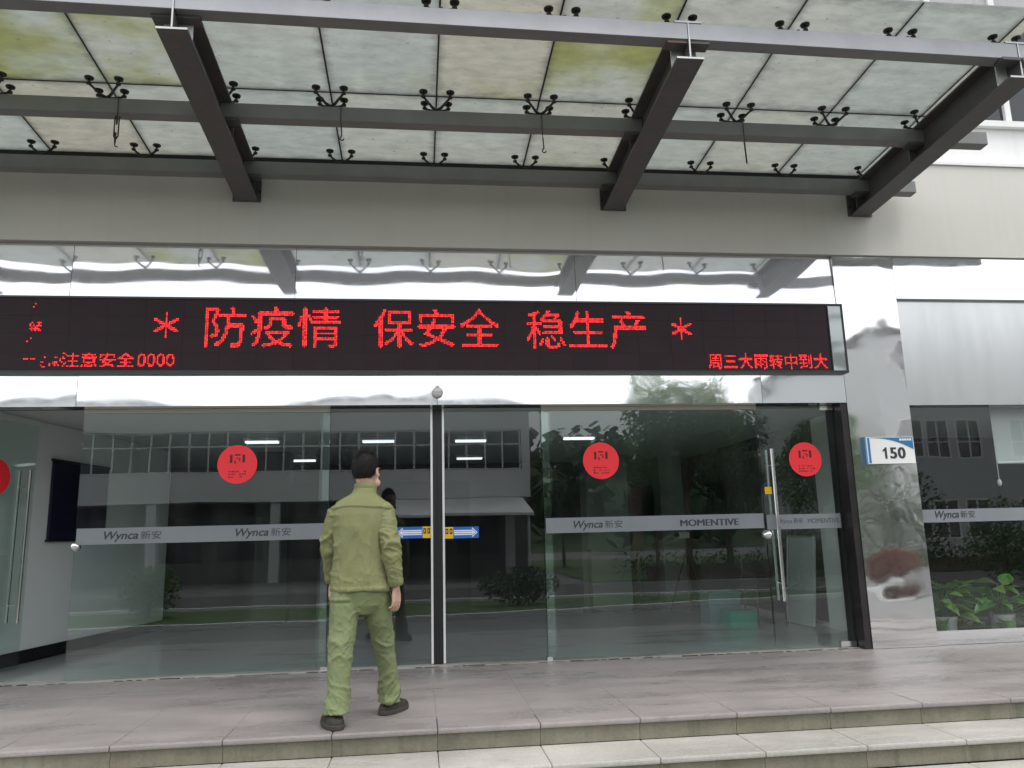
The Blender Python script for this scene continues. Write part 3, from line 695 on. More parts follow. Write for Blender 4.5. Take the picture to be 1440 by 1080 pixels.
for body, x0, x1, z0, z1, bd, th in (('防疫情', -1.905, -.698, 2.850, 3.232, 0, .50), ('保安全', -.409, .769, 2.852, 3.230, 0, .50), ('稳生产', 1.023, 2.193, 2.842, 3.222, 0, .50),
                                 ('注意安全', -3.098, -2.49, 2.664, 2.798, 0, .36), ('0000', -2.465, -2.15, 2.668, 2.79, .0, .45), ('周三大雨转中到大', 2.789, 4.005, 2.650, 2.800, 0, .36)):
    q_ = .0143 if z1 > 3 else .0115
    dots(raster(body, x0, x1, z0, z1, bd, th, q_), PITCH=q_)
def star(cx, cz, r):
    m = set()
    for a in range(6):
        for k in range(0, 60):
            t = k/59*r
            for o_ in (-.35, .35):
                x = cx+math.sin(a*math.pi/3)*t+math.cos(a*math.pi/3)*o_*PITCH; z = cz+math.cos(a*math.pi/3)*t-math.sin(a*math.pi/3)*o_*PITCH
                m.add((int(x//PITCH), int(z//PITCH)))
    return m
dots(star(-2.238, 3.05, .112), PITCH=PITCH); dots(star(2.54, 3.046, .105), PITCH=PITCH)
rnd = random.Random(4); bits = set()
for (cx, cz, n, sx, sz) in ((-3.36, 3.22, 4, .012, .02), (-3.34, 3.03, 34, .045, .045), (-3.38, 2.9, 3, .02, .02), (-3.37, 2.74, 9, .05, .006), (-3.22, 2.71, 10, .05, .05), (-3.13, 2.72, 14, .03, .05)):
    for k in range(n): bits.add((int((cx+rnd.uniform(-sx, sx))//PITCH), int((cz+rnd.uniform(-sz, sz))//PITCH)))
dots(bits, PITCH=PITCH)

# ------------------------------------------------------------------ house number plaque, dome camera
P = thing('number_plaque', (4.565, 7.245, 1.71), 'white and blue house number plaque on the mirrored column', 'plaque')
boxo('plate', (4.328, 4.818, 7.205, 7.238, 1.715, 1.975), 'plaque_white', P)
boxo('side_cheek', (4.312, 4.327, 7.203, 7.2485, 1.712, 1.978), 'plaque_side', P)
boxo('blue_band', (4.340, 4.362, 7.2025, 7.2045, 1.722, 1.968), 'plaque_blue', P)
m = MB(); top = 1.970; pts = [(4.364, top)]
cur = [(4.37+.442*t, 1.966-.115*t**2.2) for t in [i/14 for i in range(15)]]
for i in range(14):
    (xa, za), (xb, zb) = cur[i], cur[i+1]
    m.add([(xa, 7.2025, za), (xb, 7.2025, zb), (xb, 7.2025, top), (xa, 7.2025, top)], [(0, 1, 2, 3)])
m.build('blue_corner', 'plaque_blue', P)
m = MB()
for k in range(5): m.box(4.672+.026*k, 4.692+.026*k, 7.2005, 7.2015, 1.938, 1.958)
m.build('small_print', 'plaque_white', P)
for dx in (0, .004, .008): lettering('numerals', '50', 4.560+dx, 4.716+dx, 1.818, 7.2035-dx*.05, .112, 'ink', P, bold=.02, space=1.1)
MB().add([(4.507, 7.2035, 1.762), (4.531, 7.2035, 1.762), (4.531, 7.2035, 1.874), (4.513, 7.2035, 1.874), (4.507, 7.2035, 1.862), (4.486, 7.2035, 1.848), (4.486, 7.2035, 1.830), (4.507, 7.2035, 1.840)], [(0, 1, 2, 3, 4, 7), (4, 5, 6, 7)]).build('numerals', 'ink', P)
D = thing('dome_camera', (.183, 7.248, 2.43), 'small pearl-white dome above the meeting edge of the sliding doors', 'dome')
MB().ellip((.183, 7.215, 2.435), (.052, .048, .048)).build('dome_shell', 'plastic_white', D, smooth=True)
MB().lathe((.183, 7.215, 2.435), [(.0535, -.006), (.0535, .006)], 24).build('seam_ring', 'bare_galv', D)
boxo('bracket', (.163, .203, 7.225, 7.249, 2.47, 2.50), 'plastic_white', D)

# ------------------------------------------------------------------ steel and glass canopy
C = thing('entrance_canopy', (0, 7.22, 4.27), 'dark steel and stained glass canopy over the entrance', 'canopy')
SL = .062
def zr(y, off=0.): return 4.268+off+SL*(7.218-y)      # rafter underside rises outwards
SEAM = [.165+.878*k for k in range(-7, 6)]
RX = [-5.10, -1.59, 1.935, 4.54]
Y0, Y1 = 4.875, 7.218
def slope_box(m, x0, x1, y0, y1, o0, o1):
    m.hexa([(x0, y0, zr(y0, o0)), (x1, y0, zr(y0, o0)), (x1, y1, zr(y1, o0)), (x0, y1, zr(y1, o0))],
           [(x0, y0, zr(y0, o1)), (x1, y0, zr(y0, o1)), (x1, y1, zr(y1, o1)), (x0, y1, zr(y1, o1))])
    return m
def skew(x): return .013*(x-2)
for x in RX:
    m = MB(); Y0 = 4.895+skew(x)
    slope_box(m, x-.1, x+.1, Y0, Y1-.012, 0, .015); slope_box(m, x-.1, x+.1, Y0, Y1-.012, .285, .30); slope_box(m, x-.005, x+.005, Y0+.001, Y1-.013, .0145, .2855)
    rf = m.build('rafter', 'dark_steel', C)
    boxo('wall_plate', (x-.13, x+.13, 7.206, 7.2185, 4.262, 4.60), 'dark_steel', rf)
    for bz in (4.36, 4.50):
        for bx in (-.115, .115): MB().lathe((x+bx, 7.20, bz), [(.011, -.008), (.011, .008)], 6).build('bolt', 'black_iron', rf)
    # bright cut end and stiffener plates near the outer end
    m = MB(); slope_box(m, x-.0055, x+.0055, Y0-.002, Y0-.0005, .016, .284); slope_box(m, x-.1, x+.1, Y0-.002, Y0-.0005, .0005, .0145); slope_box(m, x-.1, x+.1, Y0-.002, Y0-.0005, .2855, .2995)
    m.build('cut_end', 'bare_galv', rf)
    m = MB(); slope_box(m, x-.095, x-.0055, 5.03+skew(x), 5.04+skew(x), .0155, .284); slope_box(m, x+.0055, x+.095, 5.03+skew(x), 5.04+skew(x), .0155, .284)
    m.build('stiffener', 'bare_galv', rf)
    for yy in (6.19, 7.095):
        m = MB(); slope_box(m, x-.095, x-.0055, yy, yy+.01, .0155, .284); slope_box(m, x+.0055, x+.095, yy, yy+.01, .0155, .284); m.build('stiffener', 'dark_steel', rf)
PUR = ((4.905, 5.008, 7.6), (6.082, 6.187, 5.15), (6.985, 7.09, 5.04))
XS = [-6.4]+RX
for y0, y1, xe in PUR:
    for i in range(len(RX)+1):
        a = -6.3 if i == 0 else RX[i-1]+.006
        b = RX[i]-.006 if i < len(RX) else xe
        m = MB(); slope_box(m, a, b, y0, y1, .158, .283)
        if y0 < 5:
            for v in m.v: v.y += skew(v.x)
        pu = m.build('purlin', 'purlin_paint', C, bevel=.006)
        if y0 < 5: m = MB(); slope_box(m, a+.002, b-.002, y0-.006, y0-.0005, .160, .283); [setattr(v, 'y', v.y+skew(v.x)) for v in m.v]; m.build('front_plate', 'pale_plate', pu)  # paler plate over the front face of the outer purlin
        if i:      # cleat under the purlin where it meets the rafter web
            m = MB(); slope_box(m, a, a+.15, y0+.005, y1-.005, .135, .1575); m.build('cleat', 'dark_steel', pu)
        if i < len(RX):
            m = MB(); slope_box(m, b-.15, b, y0+.005, y1-.005, .135, .1575); m.build('cleat', 'dark_steel', pu)
GO = .435
YR = (4.75, 6.112, 6.124, 7.19)
cols = [(SEAM[i], SEAM[i+1]) for i in range(len(SEAM)-1)]+[(SEAM[-1], SEAM[-1]+.12)]
for y0, y1 in ((YR[0], YR[1]), (YR[2], YR[3])):
    for x0, x1 in cols:
        m = MB(); slope_box(m, x0+.006, x1-.006, y0, y1, GO, GO+.016); m.build('glass_pane', 'canopy_glass_mossy' if y0 < 5 and (-3.5 < x0 < -2.0 or .9 < x0 < 1.2) else 'canopy_glass', C)
    for x in SEAM[1:]:
        m = MB(); slope_box(m, x-.0062, x+.0062, y0, y1, GO-.001, GO+.012); m.build('sealant_joint', 'sealant_and_shade', C)
m = MB(); slope_box(m, SEAM[0]+.006, SEAM[-1]+.114, YR[1]-.0005, YR[2]+.0005, GO-.002, GO+.011); m.build('sealant_joint', 'sealant_and_shade', C)
m = MB(); slope_box(m, SEAM[0]+.006, SEAM[-1]+.114, 7.192, 7.217, GO-.07, GO+.012); m.build('wall_gap_shade', 'sealant_and_shade', C)  # black strip painting in the shadowed wall gap behind the rear panes
# spider fittings: one cast hub with arms, each arm ending in a glass-gripping disc
disc_me = MB().lathe((0, 0, 0), [(.012, -.062), (.019, -.058), (.019, -.044), (.008, -.040), (.008, -.020), (.033, -.014), (.036, -.006), (.036, -.001)], 14).mesh('disc', 'black_iron', smooth=False)
def spider_mesh(ends, hub_h):
    m = MB(); m.lathe((0, 0, 0), [(.022, 0), (.022, .008), (.013, .012), (.013, hub_h), (.018, hub_h+.004), (.018, hub_h+.02)], 12)
    for (x, y, z) in ends:
        m.tube([(0, 0, hub_h+.008), (x*.35, y*.35, hub_h+.022), (x*.75, y*.75, z-.075), (x, y, z-.052)], [.014, .012, .010, .010], 8)
    return m.mesh('spider_fitting', 'black_iron', smooth=False)
for pi, (y0, y1, xe) in enumerate(PUR):
    yc = (y0+y1)/2; base = zr(yc, .283); up_ = zr(yc, GO)-base
    if pi == 2: ends = [(-.1, -.012, 0), (.1, -.012, 0)]
    elif pi == 1: ends = [(-.112, -.085, 0), (.112, -.085, 0), (-.100, .080, 0), (.100, .080, 0)]
    else: ends = [(-.1, .065, 0), (.1, .065, 0)]
    ends = [(x, y, up_-SL*y) for x, y, _ in ends]
    sm = spider_mesh(ends, .022)
    for x in SEAM:
        bump_ = 0
        if any(abs(x-r) < .05 for r in RX): bump_ = .018
        jit = random.uniform(-.004, .004)
        so_ = place('spider_fitting', sm, (x+jit, yc+(skew(x) if pi == 0 else 0), base), C)
        for e_ in ends:
            place('disc', disc_me, (x+jit+e_[0], yc+e_[1]+(skew(x) if pi == 0 else 0), base+e_[2]), so_)
# hooks and rods left hanging from the middle purlin
def hook(x, label, kind, ztop):
    y = 6.075; t = thing('hanging_hook', (x, y, ztop-.5), label, 'hook', 'hooks hanging below the middle purlin')
    zp = zr(y, .29)
    MB().tube([(x, 6.12, zp+.01), (x, y-.004, zp+.004), (x, y-.003, zp-.12), (x+.004, y, ztop)], .0035, 6).build('wire', 'black_iron', t)
    if kind == 'turnbuckle':
        m = MB().tube([(x-.012, y, ztop), (x-.016, y, ztop-.03), (x-.016, y, ztop-.17), (x-.004, y, ztop-.2)], .006, 6)
        m.tube([(x+.02, y, ztop), (x+.016, y, ztop-.03), (x+.016, y, ztop-.17), (x-.002, y, ztop-.2)], .006, 6); m.tube([(x, y, ztop+.01), (x, y, ztop-.07)], .008, 6); m.tube([(x-.002, y, ztop-.14), (x-.004, y, ztop-.23)], .008, 6)
        m.build('turnbuckle', 'black_iron', t)
        MB().tube([(x-.004, y, ztop-.22)]+[(x+.012+.016*math.cos(a), y, ztop-.245+.016*math.sin(a)) for a in [math.pi+.4*i for i in range(6)]], .005, 6).build('hook_end', 'black_iron', t)
    elif kind == 'rod':
        MB().tube([(x, y, ztop+.01), (x+.006, y, ztop-.19)], .0075, 8).build('rod', 'black_iron', t)
    else:
        MB().tube([(x+.004, y, ztop), (x+.01, y, ztop-.09)]+[(x+.016*math.cos(a)+.012, y, ztop-.115+.018*math.sin(a)) for a in [1.9+.7*i for i in range(7)]], .0055, 6).build('hook_end', 'black_iron', t)
hook(-2.36, 'turnbuckle with hook hanging left of the left rafter', 'turnbuckle', 4.46)
hook(1.05, 'thin wire with small hook just left of the middle rafter', 'wire', 4.40)
hook(2.83, 'straight short dark rod hanging between middle and right rafter', 'rod', 4.42)
hook(-.62, 'short wire end hanging right of the left rafter', 'wire', 4.45)

# ------------------------------------------------------------------ things in the lobby and behind the window
nb = thing('notice_board', (-3.8, 9.3, 1.2), 'dark navy notice board on the white lobby wall', 'notice board')
def wallbox(name, m, y0, y1, z0, z1, d0, d1, parent):
    return MB().hexa([(wallx(y0)+d0, y0, z0), (wallx(y0)+d1, y0, z0), (wallx(y1)+d1, y1, z0), (wallx(y1)+d0, y1, z0)],
                     [(wallx(y0)+d0, y0, z1), (wallx(y0)+d1, y0, z1), (wallx(y1)+d1, y1, z1), (wallx(y1)+d0, y1, z1)]).build(name, m, parent)
wallbox('panel', 'board_navy', 8.92, 9.98, 1.2, 2.02, .002, .03, nb)
for z0, z1 in ((1.18, 1.199), (2.021, 2.045)): wallbox('frame', 'plastic_black', 8.90, 10.0, z0, z1, .001, .036, nb)
def tripod(x, y):
    t = thing('tripod', (x, y, 0), 'black tripod with a small pale camera inside the lobby', 'tripod')
    top = .93
    for a in (.3, 2.4, 4.5): MB().tube([(x, y, top-.06), (x+.30*math.cos(a), y+.30*math.sin(a), .0)], [.016, .009], 8).build('leg', 'plastic_black', t)
    MB().tube([(x, y, .45), (x, y, top+.1)], .013, 8).build('centre_column', 'plastic_black', t)
    MB().lathe((x, y, top-.09), [(.035, 0), (.04, .03), (.03, .06)], 12).build('leg_collar', 'plastic_black', t)
    c_ = MB().box(x-.10, x+.05, y-.04, y+.04, top+.10, top+.19).build('camera_body', 'plastic_white', t, bevel=.01)
    MB().tube([(x-.10, y, top+.145), (x-.16, y, top+.145)], .028, 12).build('lens', 'plastic_black', c_)
tripod(3.95, 11.6)
def crate(x0, x1, y0, y1, h_, m, label):
    t = thing('storage_box', ((x0+x1)/2, (y0+y1)/2, 0), label, 'box')
    mm2 = MB(); k = .012
    mm2.box(x0, x1, y0, y0+k, .002, h_); mm2.box(x0, x1, y1-k, y1, .002, h_); mm2.box(x0, x0+k, y0+k, y1-k, .002, h_); mm2.box(x1-k, x1, y0+k, y1-k, .002, h_); mm2.box(x0+k, x1-k, y0+k, y1-k, .002, .012)
    mm2.build('body', m, t)
    boxo('lid', (x0-.012, x1+.012, y0-.012, y1+.012, h_+.001, h_+.022), m, t, bevel=.006)
crate(3.62, 3.95, 9.25, 9.5, .17, 'box_green', 'green plastic box on the lobby floor')
crate(3.52, 3.92, 9.62, 9.95, .36, 'box_blue', 'grey-blue box behind the green box in the lobby')
br = thing('queue_barrier', (3.2, 11.9, 0), 'dark folding barrier rail left of the tripod', 'barrier')
for x in (2.55, 3.3): MB().lathe((x, 11.9, 0), [(.15, .002), (.15, .02), (.025, .03), (.025, .9)], 14).build('post', 'plastic_black', br)
boxo('belt', (2.575, 3.275, 11.89, 11.91, .80, .86), 'plastic_black', br)
pb_ = thing('poster_stand', (4.5, 9.0, 0), 'pale blank display panel leaning near the lobby pilaster', 'panel')
MB().hexa([(4.50, 8.95, .01), (4.52, 8.95, .01), (4.52, 9.6, .01), (4.50, 9.6, .01)], [(4.60, 8.95, 1.02), (4.62, 8.95, 1.02), (4.62, 9.6, 1.02), (4.60, 9.6, 1.02)]).build('board', 'blind_white', pb_)
MB().tube([(4.49, 8.94, .01), (4.59, 8.94, 1.03), (4.59, 9.61, 1.03), (4.49, 9.61, .01)], .012, 8).build('frame', 'bare_galv', pb_)
ch = thing('office_chair', (4.1, 9.2, 0), 'dark office chair behind the right swing door', 'chair')
m = MB().box(3.88, 4.30, 9.1, 9.5, .44, .49); m.build('seat', 'plastic_black', ch, bevel=.015)
MB().box(3.90, 4.28, 9.5, 9.53, .55, .95).build('backrest', 'plastic_black', ch, bevel=.01)
for x in (3.92, 4.26): MB().tube([(x, 9.14, .0), (x, 9.14, .62), (x, 9.49, .62), (x, 9.52, .9)], .012, 8).build('frame', 'plastic_black', ch)
for x in (3.92, 4.26): MB().tube([(x, 9.50, .0), (x, 9.48, .44)], .012, 8).build('leg', 'plastic_black', ch)
rb = thing('banner', (3.6, 13.6, 0), 'dull red upright banner at the back of the lobby', 'banner')
boxo('cloth', (3.55, 3.85, 13.5, 13.51, .9, 1.9), 'banner_red', rb)
MB().tube([(3.7, 13.53, 0), (3.7, 13.53, 1.9)], .012, 8).build('pole', 'plastic_black', rb); MB().box(3.5, 3.9, 13.4, 13.66, .001, .02).build('base', 'plastic_black', rb)
# roller blind and cord
rbn = thing('roller_blind', (6.1, 7.5, 1.7), 'white roller blind with hanging cord inside the right window', 'blind')
boxo('cloth', (5.93, 7.3, 7.52, 7.523, 1.74, 2.30), 'blind_white', rbn); MB().tube([(5.93, 7.521, 1.735), (7.3, 7.521, 1.735)], .012, 8).build('bottom_bar', 'plastic_white', rbn)
MB().tube([(5.91, 7.50, 2.30), (5.905, 7.50, 1.56)], .004, 6).build('cord', 'plastic_white', rbn); MB().ellip((5.905, 7.50, 1.53), (.02, .02, .035)).build('cord_weight', 'plastic_white', rbn, smooth=True)
# potted plants
def leaf_mesh(L_, W_, name):
    m = MB(); vs = []; n = 7
    for i in range(n+1):
        t = i/n; wd = W_*math.sin(math.pi*min(1, t**.72*.985+.005))*(1-.25*t)
        x = L_*t; z = -.35*L_*t*t
        vs += [(x, -wd/2, z+.10*wd), (x, 0, z-.04*wd), (x, wd/2, z+.10*wd)]
    fs = []
    for i in range(n):
        for j in (0, 1): a = i*3+j; fs.append((a, a+3, a+4, a+1))
    m.add(vs, fs); return m.mesh(name, 'leaf_pothos', smooth=True)
leaves = [leaf_mesh(.20, .13, 'leaf'), leaf_mesh(.16, .115, 'leaf'), leaf_mesh(.24, .14, 'leaf')]
def plant(x, y, n, spread, h_, pot, label, seed):
    r = random.Random(seed); t = thing('potted_plant', (x, y, 0), label, 'plant', 'potted plants behind the right window')
    MB().lathe((x, y, 0.), [(.085, .002), (.115, .17), (.125, .20), (.125, .225), (.105, .225), (.10, .19)], 18).build('pot', pot, t)
    m = MB()
    for k in range(n):
        a = r.uniform(0, 6.28); rr = spread*math.sqrt(r.random()); hh = (.24+h_*r.uniform(.15, 1)*(1-.35*rr/spread)) if k % 3 else r.uniform(.06, .24)
        if k % 3 == 0: rr = spread*r.uniform(.75, 1.05)
        px, py = x+rr*math.cos(a), y+rr*math.sin(a)*.6
        m.tube([(x+.03*math.cos(a), y+.03*math.sin(a), .2), (x+(px-x)*.5, y+(py-y)*.5, hh*.85), (px, py, hh)], .004, 5)
        o = place('leaf', r.choice(leaves), (px, py, hh), t, rot=(r.uniform(-.5, .5), r.uniform(-.75, .35), a+r.uniform(-.7, .7)))
        s_ = r.uniform(.75, 1.15); o.scale = (s_, s_, s_)
    m.build('stems', 'leaf_pothos', t)
plant(5.22, 7.66, 60, .20, .34, 'pot_white', 'dense leafy pothos plant nearest the mirrored column', 1)
plant(5.42, 7.85, 50, .22, .40, 'pot_red', 'tall leafy plant in a red pot, middle of the three', 2)
plant(5.86, 7.68, 60, .25, .30, 'pot_white', 'bright spreading leafy plant at the right picture edge', 3)

# ------------------------------------------------------------------ the far side of the courtyard (seen mirrored in glass and steel)
OB = thing('courtyard_building', (-10, -20, GZ), 'white two-storey building with ribbon windows mirrored in the glass doors', 'building')
X0, X1, YB = -27., 4.95, -20.
boxo('wall', (X0, X1, YB-10, YB, 2.85, 4.08), 'bldg_white', OB); boxo('wall', (X0, X1, YB-10, YB, 5.86, 7.0), 'bldg_white', OB)
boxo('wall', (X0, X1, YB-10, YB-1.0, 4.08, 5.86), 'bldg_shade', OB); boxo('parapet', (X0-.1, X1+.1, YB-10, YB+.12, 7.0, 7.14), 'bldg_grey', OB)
boxo('end_pier', (X1-.35, X1, YB-.98, YB-.002, 4.082, 5.858), 'bldg_white', OB)
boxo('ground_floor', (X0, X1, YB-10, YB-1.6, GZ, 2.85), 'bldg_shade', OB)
for x in range(-26, 5, 5): boxo('pier', (x-.2, x+.2, YB-.5, YB-.1, GZ, 2.849), 'bldg_grey', OB)
m = MB()
for k in range(4): m.box(.78*k-.03, .78*k+.03, 0, .07, 0, 1.74)
for z in (0, 1.08, 1.69): m.box(.0, 2.34, .005, .065, z, z+.05)
wm = m.mesh('window', 'white_frame'); pm = MB().box(.03, .75, .02, .03, .05, 1.08).mesh('pane', 'win_dark'); pm2 = MB().box(.03, .75, .02, .03, 1.13, 1.69).mesh('pane', 'win_dark')
for k in range(12):
    x = X1-.4-2.36*(k+1); wo = place('window', wm, (x, YB-.12, 4.10), OB)
    for j in range(3): place('pane', pm, (x+.78*j, YB-.12, 4.10), wo); place('pane', pm2, (x+.78*j, YB-.12, 4.10), wo)
for k in range(10):
    x = X1-1.2-2.6*k-2.0; w_ = boxo('window', (x, x+1.9, YB-1.6, YB-1.56, .4, 2.3), 'win_dark', OB)
AW = MB(); AW.hexa([(-1.0, -20, 2.75), (4.6, -20, 2.75), (4.6, -16.8, 2.0), (-1.0, -16.8, 2.0)][::-1], [(-1.0, -20, 2.83), (4.6, -20, 2.83), (4.6, -16.8, 2.10), (-1.0, -16.8, 2.10)][::-1])
AW.build('porch_roof', 'bldg_white', OB)
for x in (-.8, 4.4): MB().tube([(x, -17, GZ), (x, -17, 2.05)], .06, 8).build('porch_post', 'bldg_grey', OB)
GB = thing('grey_building', (27, -19, GZ), 'grey building with small paired windows mirrored in the right window', 'building')
boxo('wall', (20.5, 40, -31, -18, GZ, 9.5), 'bldg_grey', GB); boxo('parapet', (20.4, 40.1, -31.1, -17.9, 9.5, 9.8), 'bldg_shade', GB)
m = MB(); 
for x in (0, .55, 1.1): m.box(x-.03, x+.03, 0, .08, 0, 1.7)
for z in (0, .7, 1.65): m.box(0, 1.1, .003, .07, z, z+.05)
wm = m.mesh('window', 'white_frame'); pm = MB().box(.03, 1.07, .0, .03, .05, 1.65).mesh('pane', 'win_dark')
for z in (.6, 4.1, 7.3):
    for x in (21.2, 22.5, 24.0, 26.6, 27.9, 30.5, 32):
        wo = place('window', wm, (x, -18.06, z), GB); place('pane', pm, (x, -18.03, z), wo)

def crown_mesh(name, blobs, n, size, m, seed):
    r = random.Random(seed); mb = MB()
    for k in range(n):
        c, rad = r.choice(blobs); d = Vector((r.gauss(0, 1), r.gauss(0, 1), r.gauss(0, 1))).normalized()*(r.random()**.45)
        p = Vector(c)+Vector((d.x*rad[0], d.y*rad[1], d.z*rad[2]))
        a = Vector((r.gauss(0, 1), r.gauss(0, 1), r.gauss(0, 1))).normalized(); b = a.orthogonal().normalized(); s_ = size*r.uniform(.6, 1.3)
        b2 = a.cross(b)
        mb.add([p-b*s_*.9, p+b2*s_*.45, p+b*s_*.9, p-b2*s_*.45], [(0, 1, 2, 3)])
    return mb.mesh(name, m)
def tree_kind(seed, h_, spread, n, m):
    r = random.Random(seed); blobs = []
    for k in range(11):
        a = r.uniform(0, 6.28); d = spread*r.uniform(.15, .75); z = h_*r.uniform(.45, .88)
        blobs.append(((d*math.cos(a), d*math.sin(a), z), (spread*.42, spread*.42, h_*.15)))
    tm = MB().tube([(0, 0, 0), (.05, .03, h_*.25), (0, .05, h_*.5), (.05, 0, h_*.75)], [.16, .12, .08, .03], 8)
    for c, _ in blobs[:7]: tm.tube([(0, .03, h_*.35), (c[0]*.5, c[1]*.5, c[2]*.85), c], [.06, .04, .015], 6)
    return tm.mesh('trunk', 'bark'), crown_mesh('crown', blobs, n*2, .115, m, seed+50)
TK = [tree_kind(3, 8.4, 2.6, 5200, 'leaf_green'), tree_kind(4, 7.4, 2.2, 4200, 'leaf_dark')]
tl = (('light green broad tree at the end of the white building, mirrored above the doors', 12.3, -21, 0, 1.12), ('dark tree right behind the light green tree', 15.5, -24, 1, 1.1),
      ('dark tree beside the white building corner', 7.4, -26, 1, .62), ('light green tree before the grey building', 18.0, -19.5, 0, .8), ('slim dark tree nearest the road', 9.2, -15.5, 1, .55))
for lb, x, y, k, s_ in tl:
    t = thing('tree', (x, y, GZ), lb, 'tree', 'courtyard trees'); a = place('trunk', TK[k][0], (x, y, GZ), t); b = place('crown', TK[k][1], (x, y, GZ), t)
    a.scale = b.scale = (s_, s_, s_); a.rotation_euler.z = b.rotation_euler.z = x
def shrub(x, y, rx, ry, h_, m, label, n, seed):
    t = thing('shrub', (x, y, GZ), label, 'shrub', 'courtyard shrubs')
    place('foliage', crown_mesh('foliage', [((0, 0, h_*.55), (rx, ry, h_*.5))], n, .06, m, seed), (x, y, GZ), t)
    MB().tube([(x, y, GZ), (x, y, GZ+h_*.6)], .04, 6).build('stem', 'bark', t)
shrub(12.0, -4.9, .55, .5, 1.2, 'leaf_red', 'red-leaved shrub mirrored in the steel column', 2600, 1)
shrub(10.2, -5.8, .8, .7, 1.7, 'leaf_dark', 'dark green round shrub beside the red-leaved shrub', 2200, 2)
shrub(-6.0, -4.4, .7, .7, 1.2, 'leaf_green', 'round green shrub on the lawn, left of the doors', 1500, 3)
shrub(2.4, -4.6, 1.0, .6, .9, 'leaf_dark', 'low dark shrub on the lawn opposite the sliding doors', 1700, 4)
shrub(12.9, -5.9, 1.7, .7, 3.3, 'leaf_dark', 'tall dark shrub right behind the red-leaved shrub', 4600, 6)
shrub(15.9, -5.6, 1.1, .7, 2.3, 'leaf_green', 'light green shrub at the far right end of the lawn', 2600, 7)
hg = thing('hedge', (22, -13.6, GZ), 'long clipped hedge along the far side of the road', 'hedge')
place('foliage', crown_mesh('foliage', [((k*1.2, 0, .55), (.85, .4, .5)) for k in range(-12, 13)], 7000, .07, 'leaf_dark', 9), (22, -13.6, GZ), hg)
boxo('stems', (8.2, 36, -13.7, -13.5, GZ, .0), 'bark', hg)
# wooded hill far behind
def hillz(x, y): 
    t = min(1, max(0, (-y-60)/70)); return GZ+t*t*(3-2*t)*(12+4*mnoise.noise(Vector((x*.012, 1.3, 0)))+3*mnoise.noise(Vector((x*.05, 4, 0))))
m = MB(); nx, ny = 60, 14
vs = [(-160+i*6, -60-j*6, hillz(-160+i*6, -60-j*6)-.3) for j in range(ny) for i in range(nx)]
m.add(vs, [(j*nx+i, j*nx+i+1, (j+1)*nx+i+1, (j+1)*nx+i) for j in range(ny-1) for i in range(nx-1)])
tag(m.build('hill', 'hill_soil', smooth=True), kind='structure')
r = random.Random(21); mb = MB()
for k in range(620):
    x = r.uniform(-120, 170); y = -62-r.random()**.8*74; z = hillz(x, y); s_ = r.uniform(1.6, 3.2); hh = r.uniform(1.1, 1.9)
    for q in range(26):
        d = Vector((r.gauss(0, 1), r.gauss(0, 1), r.gauss(0, 1))).normalized()
        p = Vector((x, y, z+s_*hh*.8))+Vector((d.x*s_, d.y*s_, d.z*s_*hh))*r.uniform(.5, 1)
        a = d.orthogonal().normalized(); b = d.cross(a); u = s_*.42
        ph = r.uniform(0, 3); a, b = a*math.cos(ph)+b*math.sin(ph), b*math.cos(ph)-a*math.sin(ph)
        mb.add([p-a*u, p+b*u*.8, p+a*u, p-b*u*.8], [(0, 1, 2, 3)])
tag(mb.build('wood', 'leaf_dark'), 'dense dark green wood covering the far hillside', 'wood', kind='stuff')

# ------------------------------------------------------------------ the person
PX, PY = -.365, 5.33
H = thing('person', (PX, PY, 0), 'person in olive work jacket and trousers walking up to the doors, seen from behind', 'person')
def solid(mb, voxel, smooth=4, disp=None):
    """merge overlapping closed shapes into one continuous skin, then push its vertices by disp(co, normal)"""
    me = mb.mesh('tmp', 'skin'); o = bpy.data.objects.new('tmp', me); COL.objects.link(o)
    a = o.modifiers.new('r', 'REMESH'); a.mode = 'VOXEL'; a.voxel_size = voxel; a.adaptivity = 0
    s_ = o.modifiers.new('s', 'SMOOTH'); s_.iterations = smooth; s_.factor = .5
    dg = bpy.context.evaluated_depsgraph_get(); out_ = bpy.data.meshes.new_from_object(o.evaluated_get(dg))
    bpy.data.objects.remove(o); bpy.data.meshes.remove(me)
    if disp:
        nn = [v.normal.copy() for v in out_.vertices]
        for v, n_ in zip(out_.vertices, nn): v.co += disp(v.co, n_)
    return out_
def wear(name, me, m, parent):
    lo = Vector([min(v.co[i] for v in me.vertices) for i in range(3)]); hi = Vector([max(v.co[i] for v in me.vertices) for i in range(3)])
    org = Vector(((lo.x+hi.x)/2, (lo.y+hi.y)/2, lo.z))
    me.transform(Matrix.Translation(-org)); me.materials.clear(); me.materials.append(MATS[m]); me.name = name
    me.polygons.foreach_set('use_smooth', [True]*len(me.polygons)); me.polygons.foreach_set('material_index', [0]*len(me.polygons)); me.update()
    return place(name, me, org, parent)
HC = Vector((-.338, 5.365, 1.555)); HR = Matrix.Rotation(R(-25), 3, 'Z') @ Matrix.Rotation(R(4), 3, 'X')
def hd(x, y, z): return HC+HR @ Vector((x, y, z))
SH_R, EL_R, WR_R = Vector((-.215, 5.325, 1.285)), Vector((-.180, 5.245, 1.075)), Vector((-.140, 5.265, .825))
SH_L, EL_L, WR_L = Vector((-.525, 5.350, 1.280)), Vector((-.570, 5.385, 1.065)), Vector((-.560, 5.50, .855))
bmb = MB()
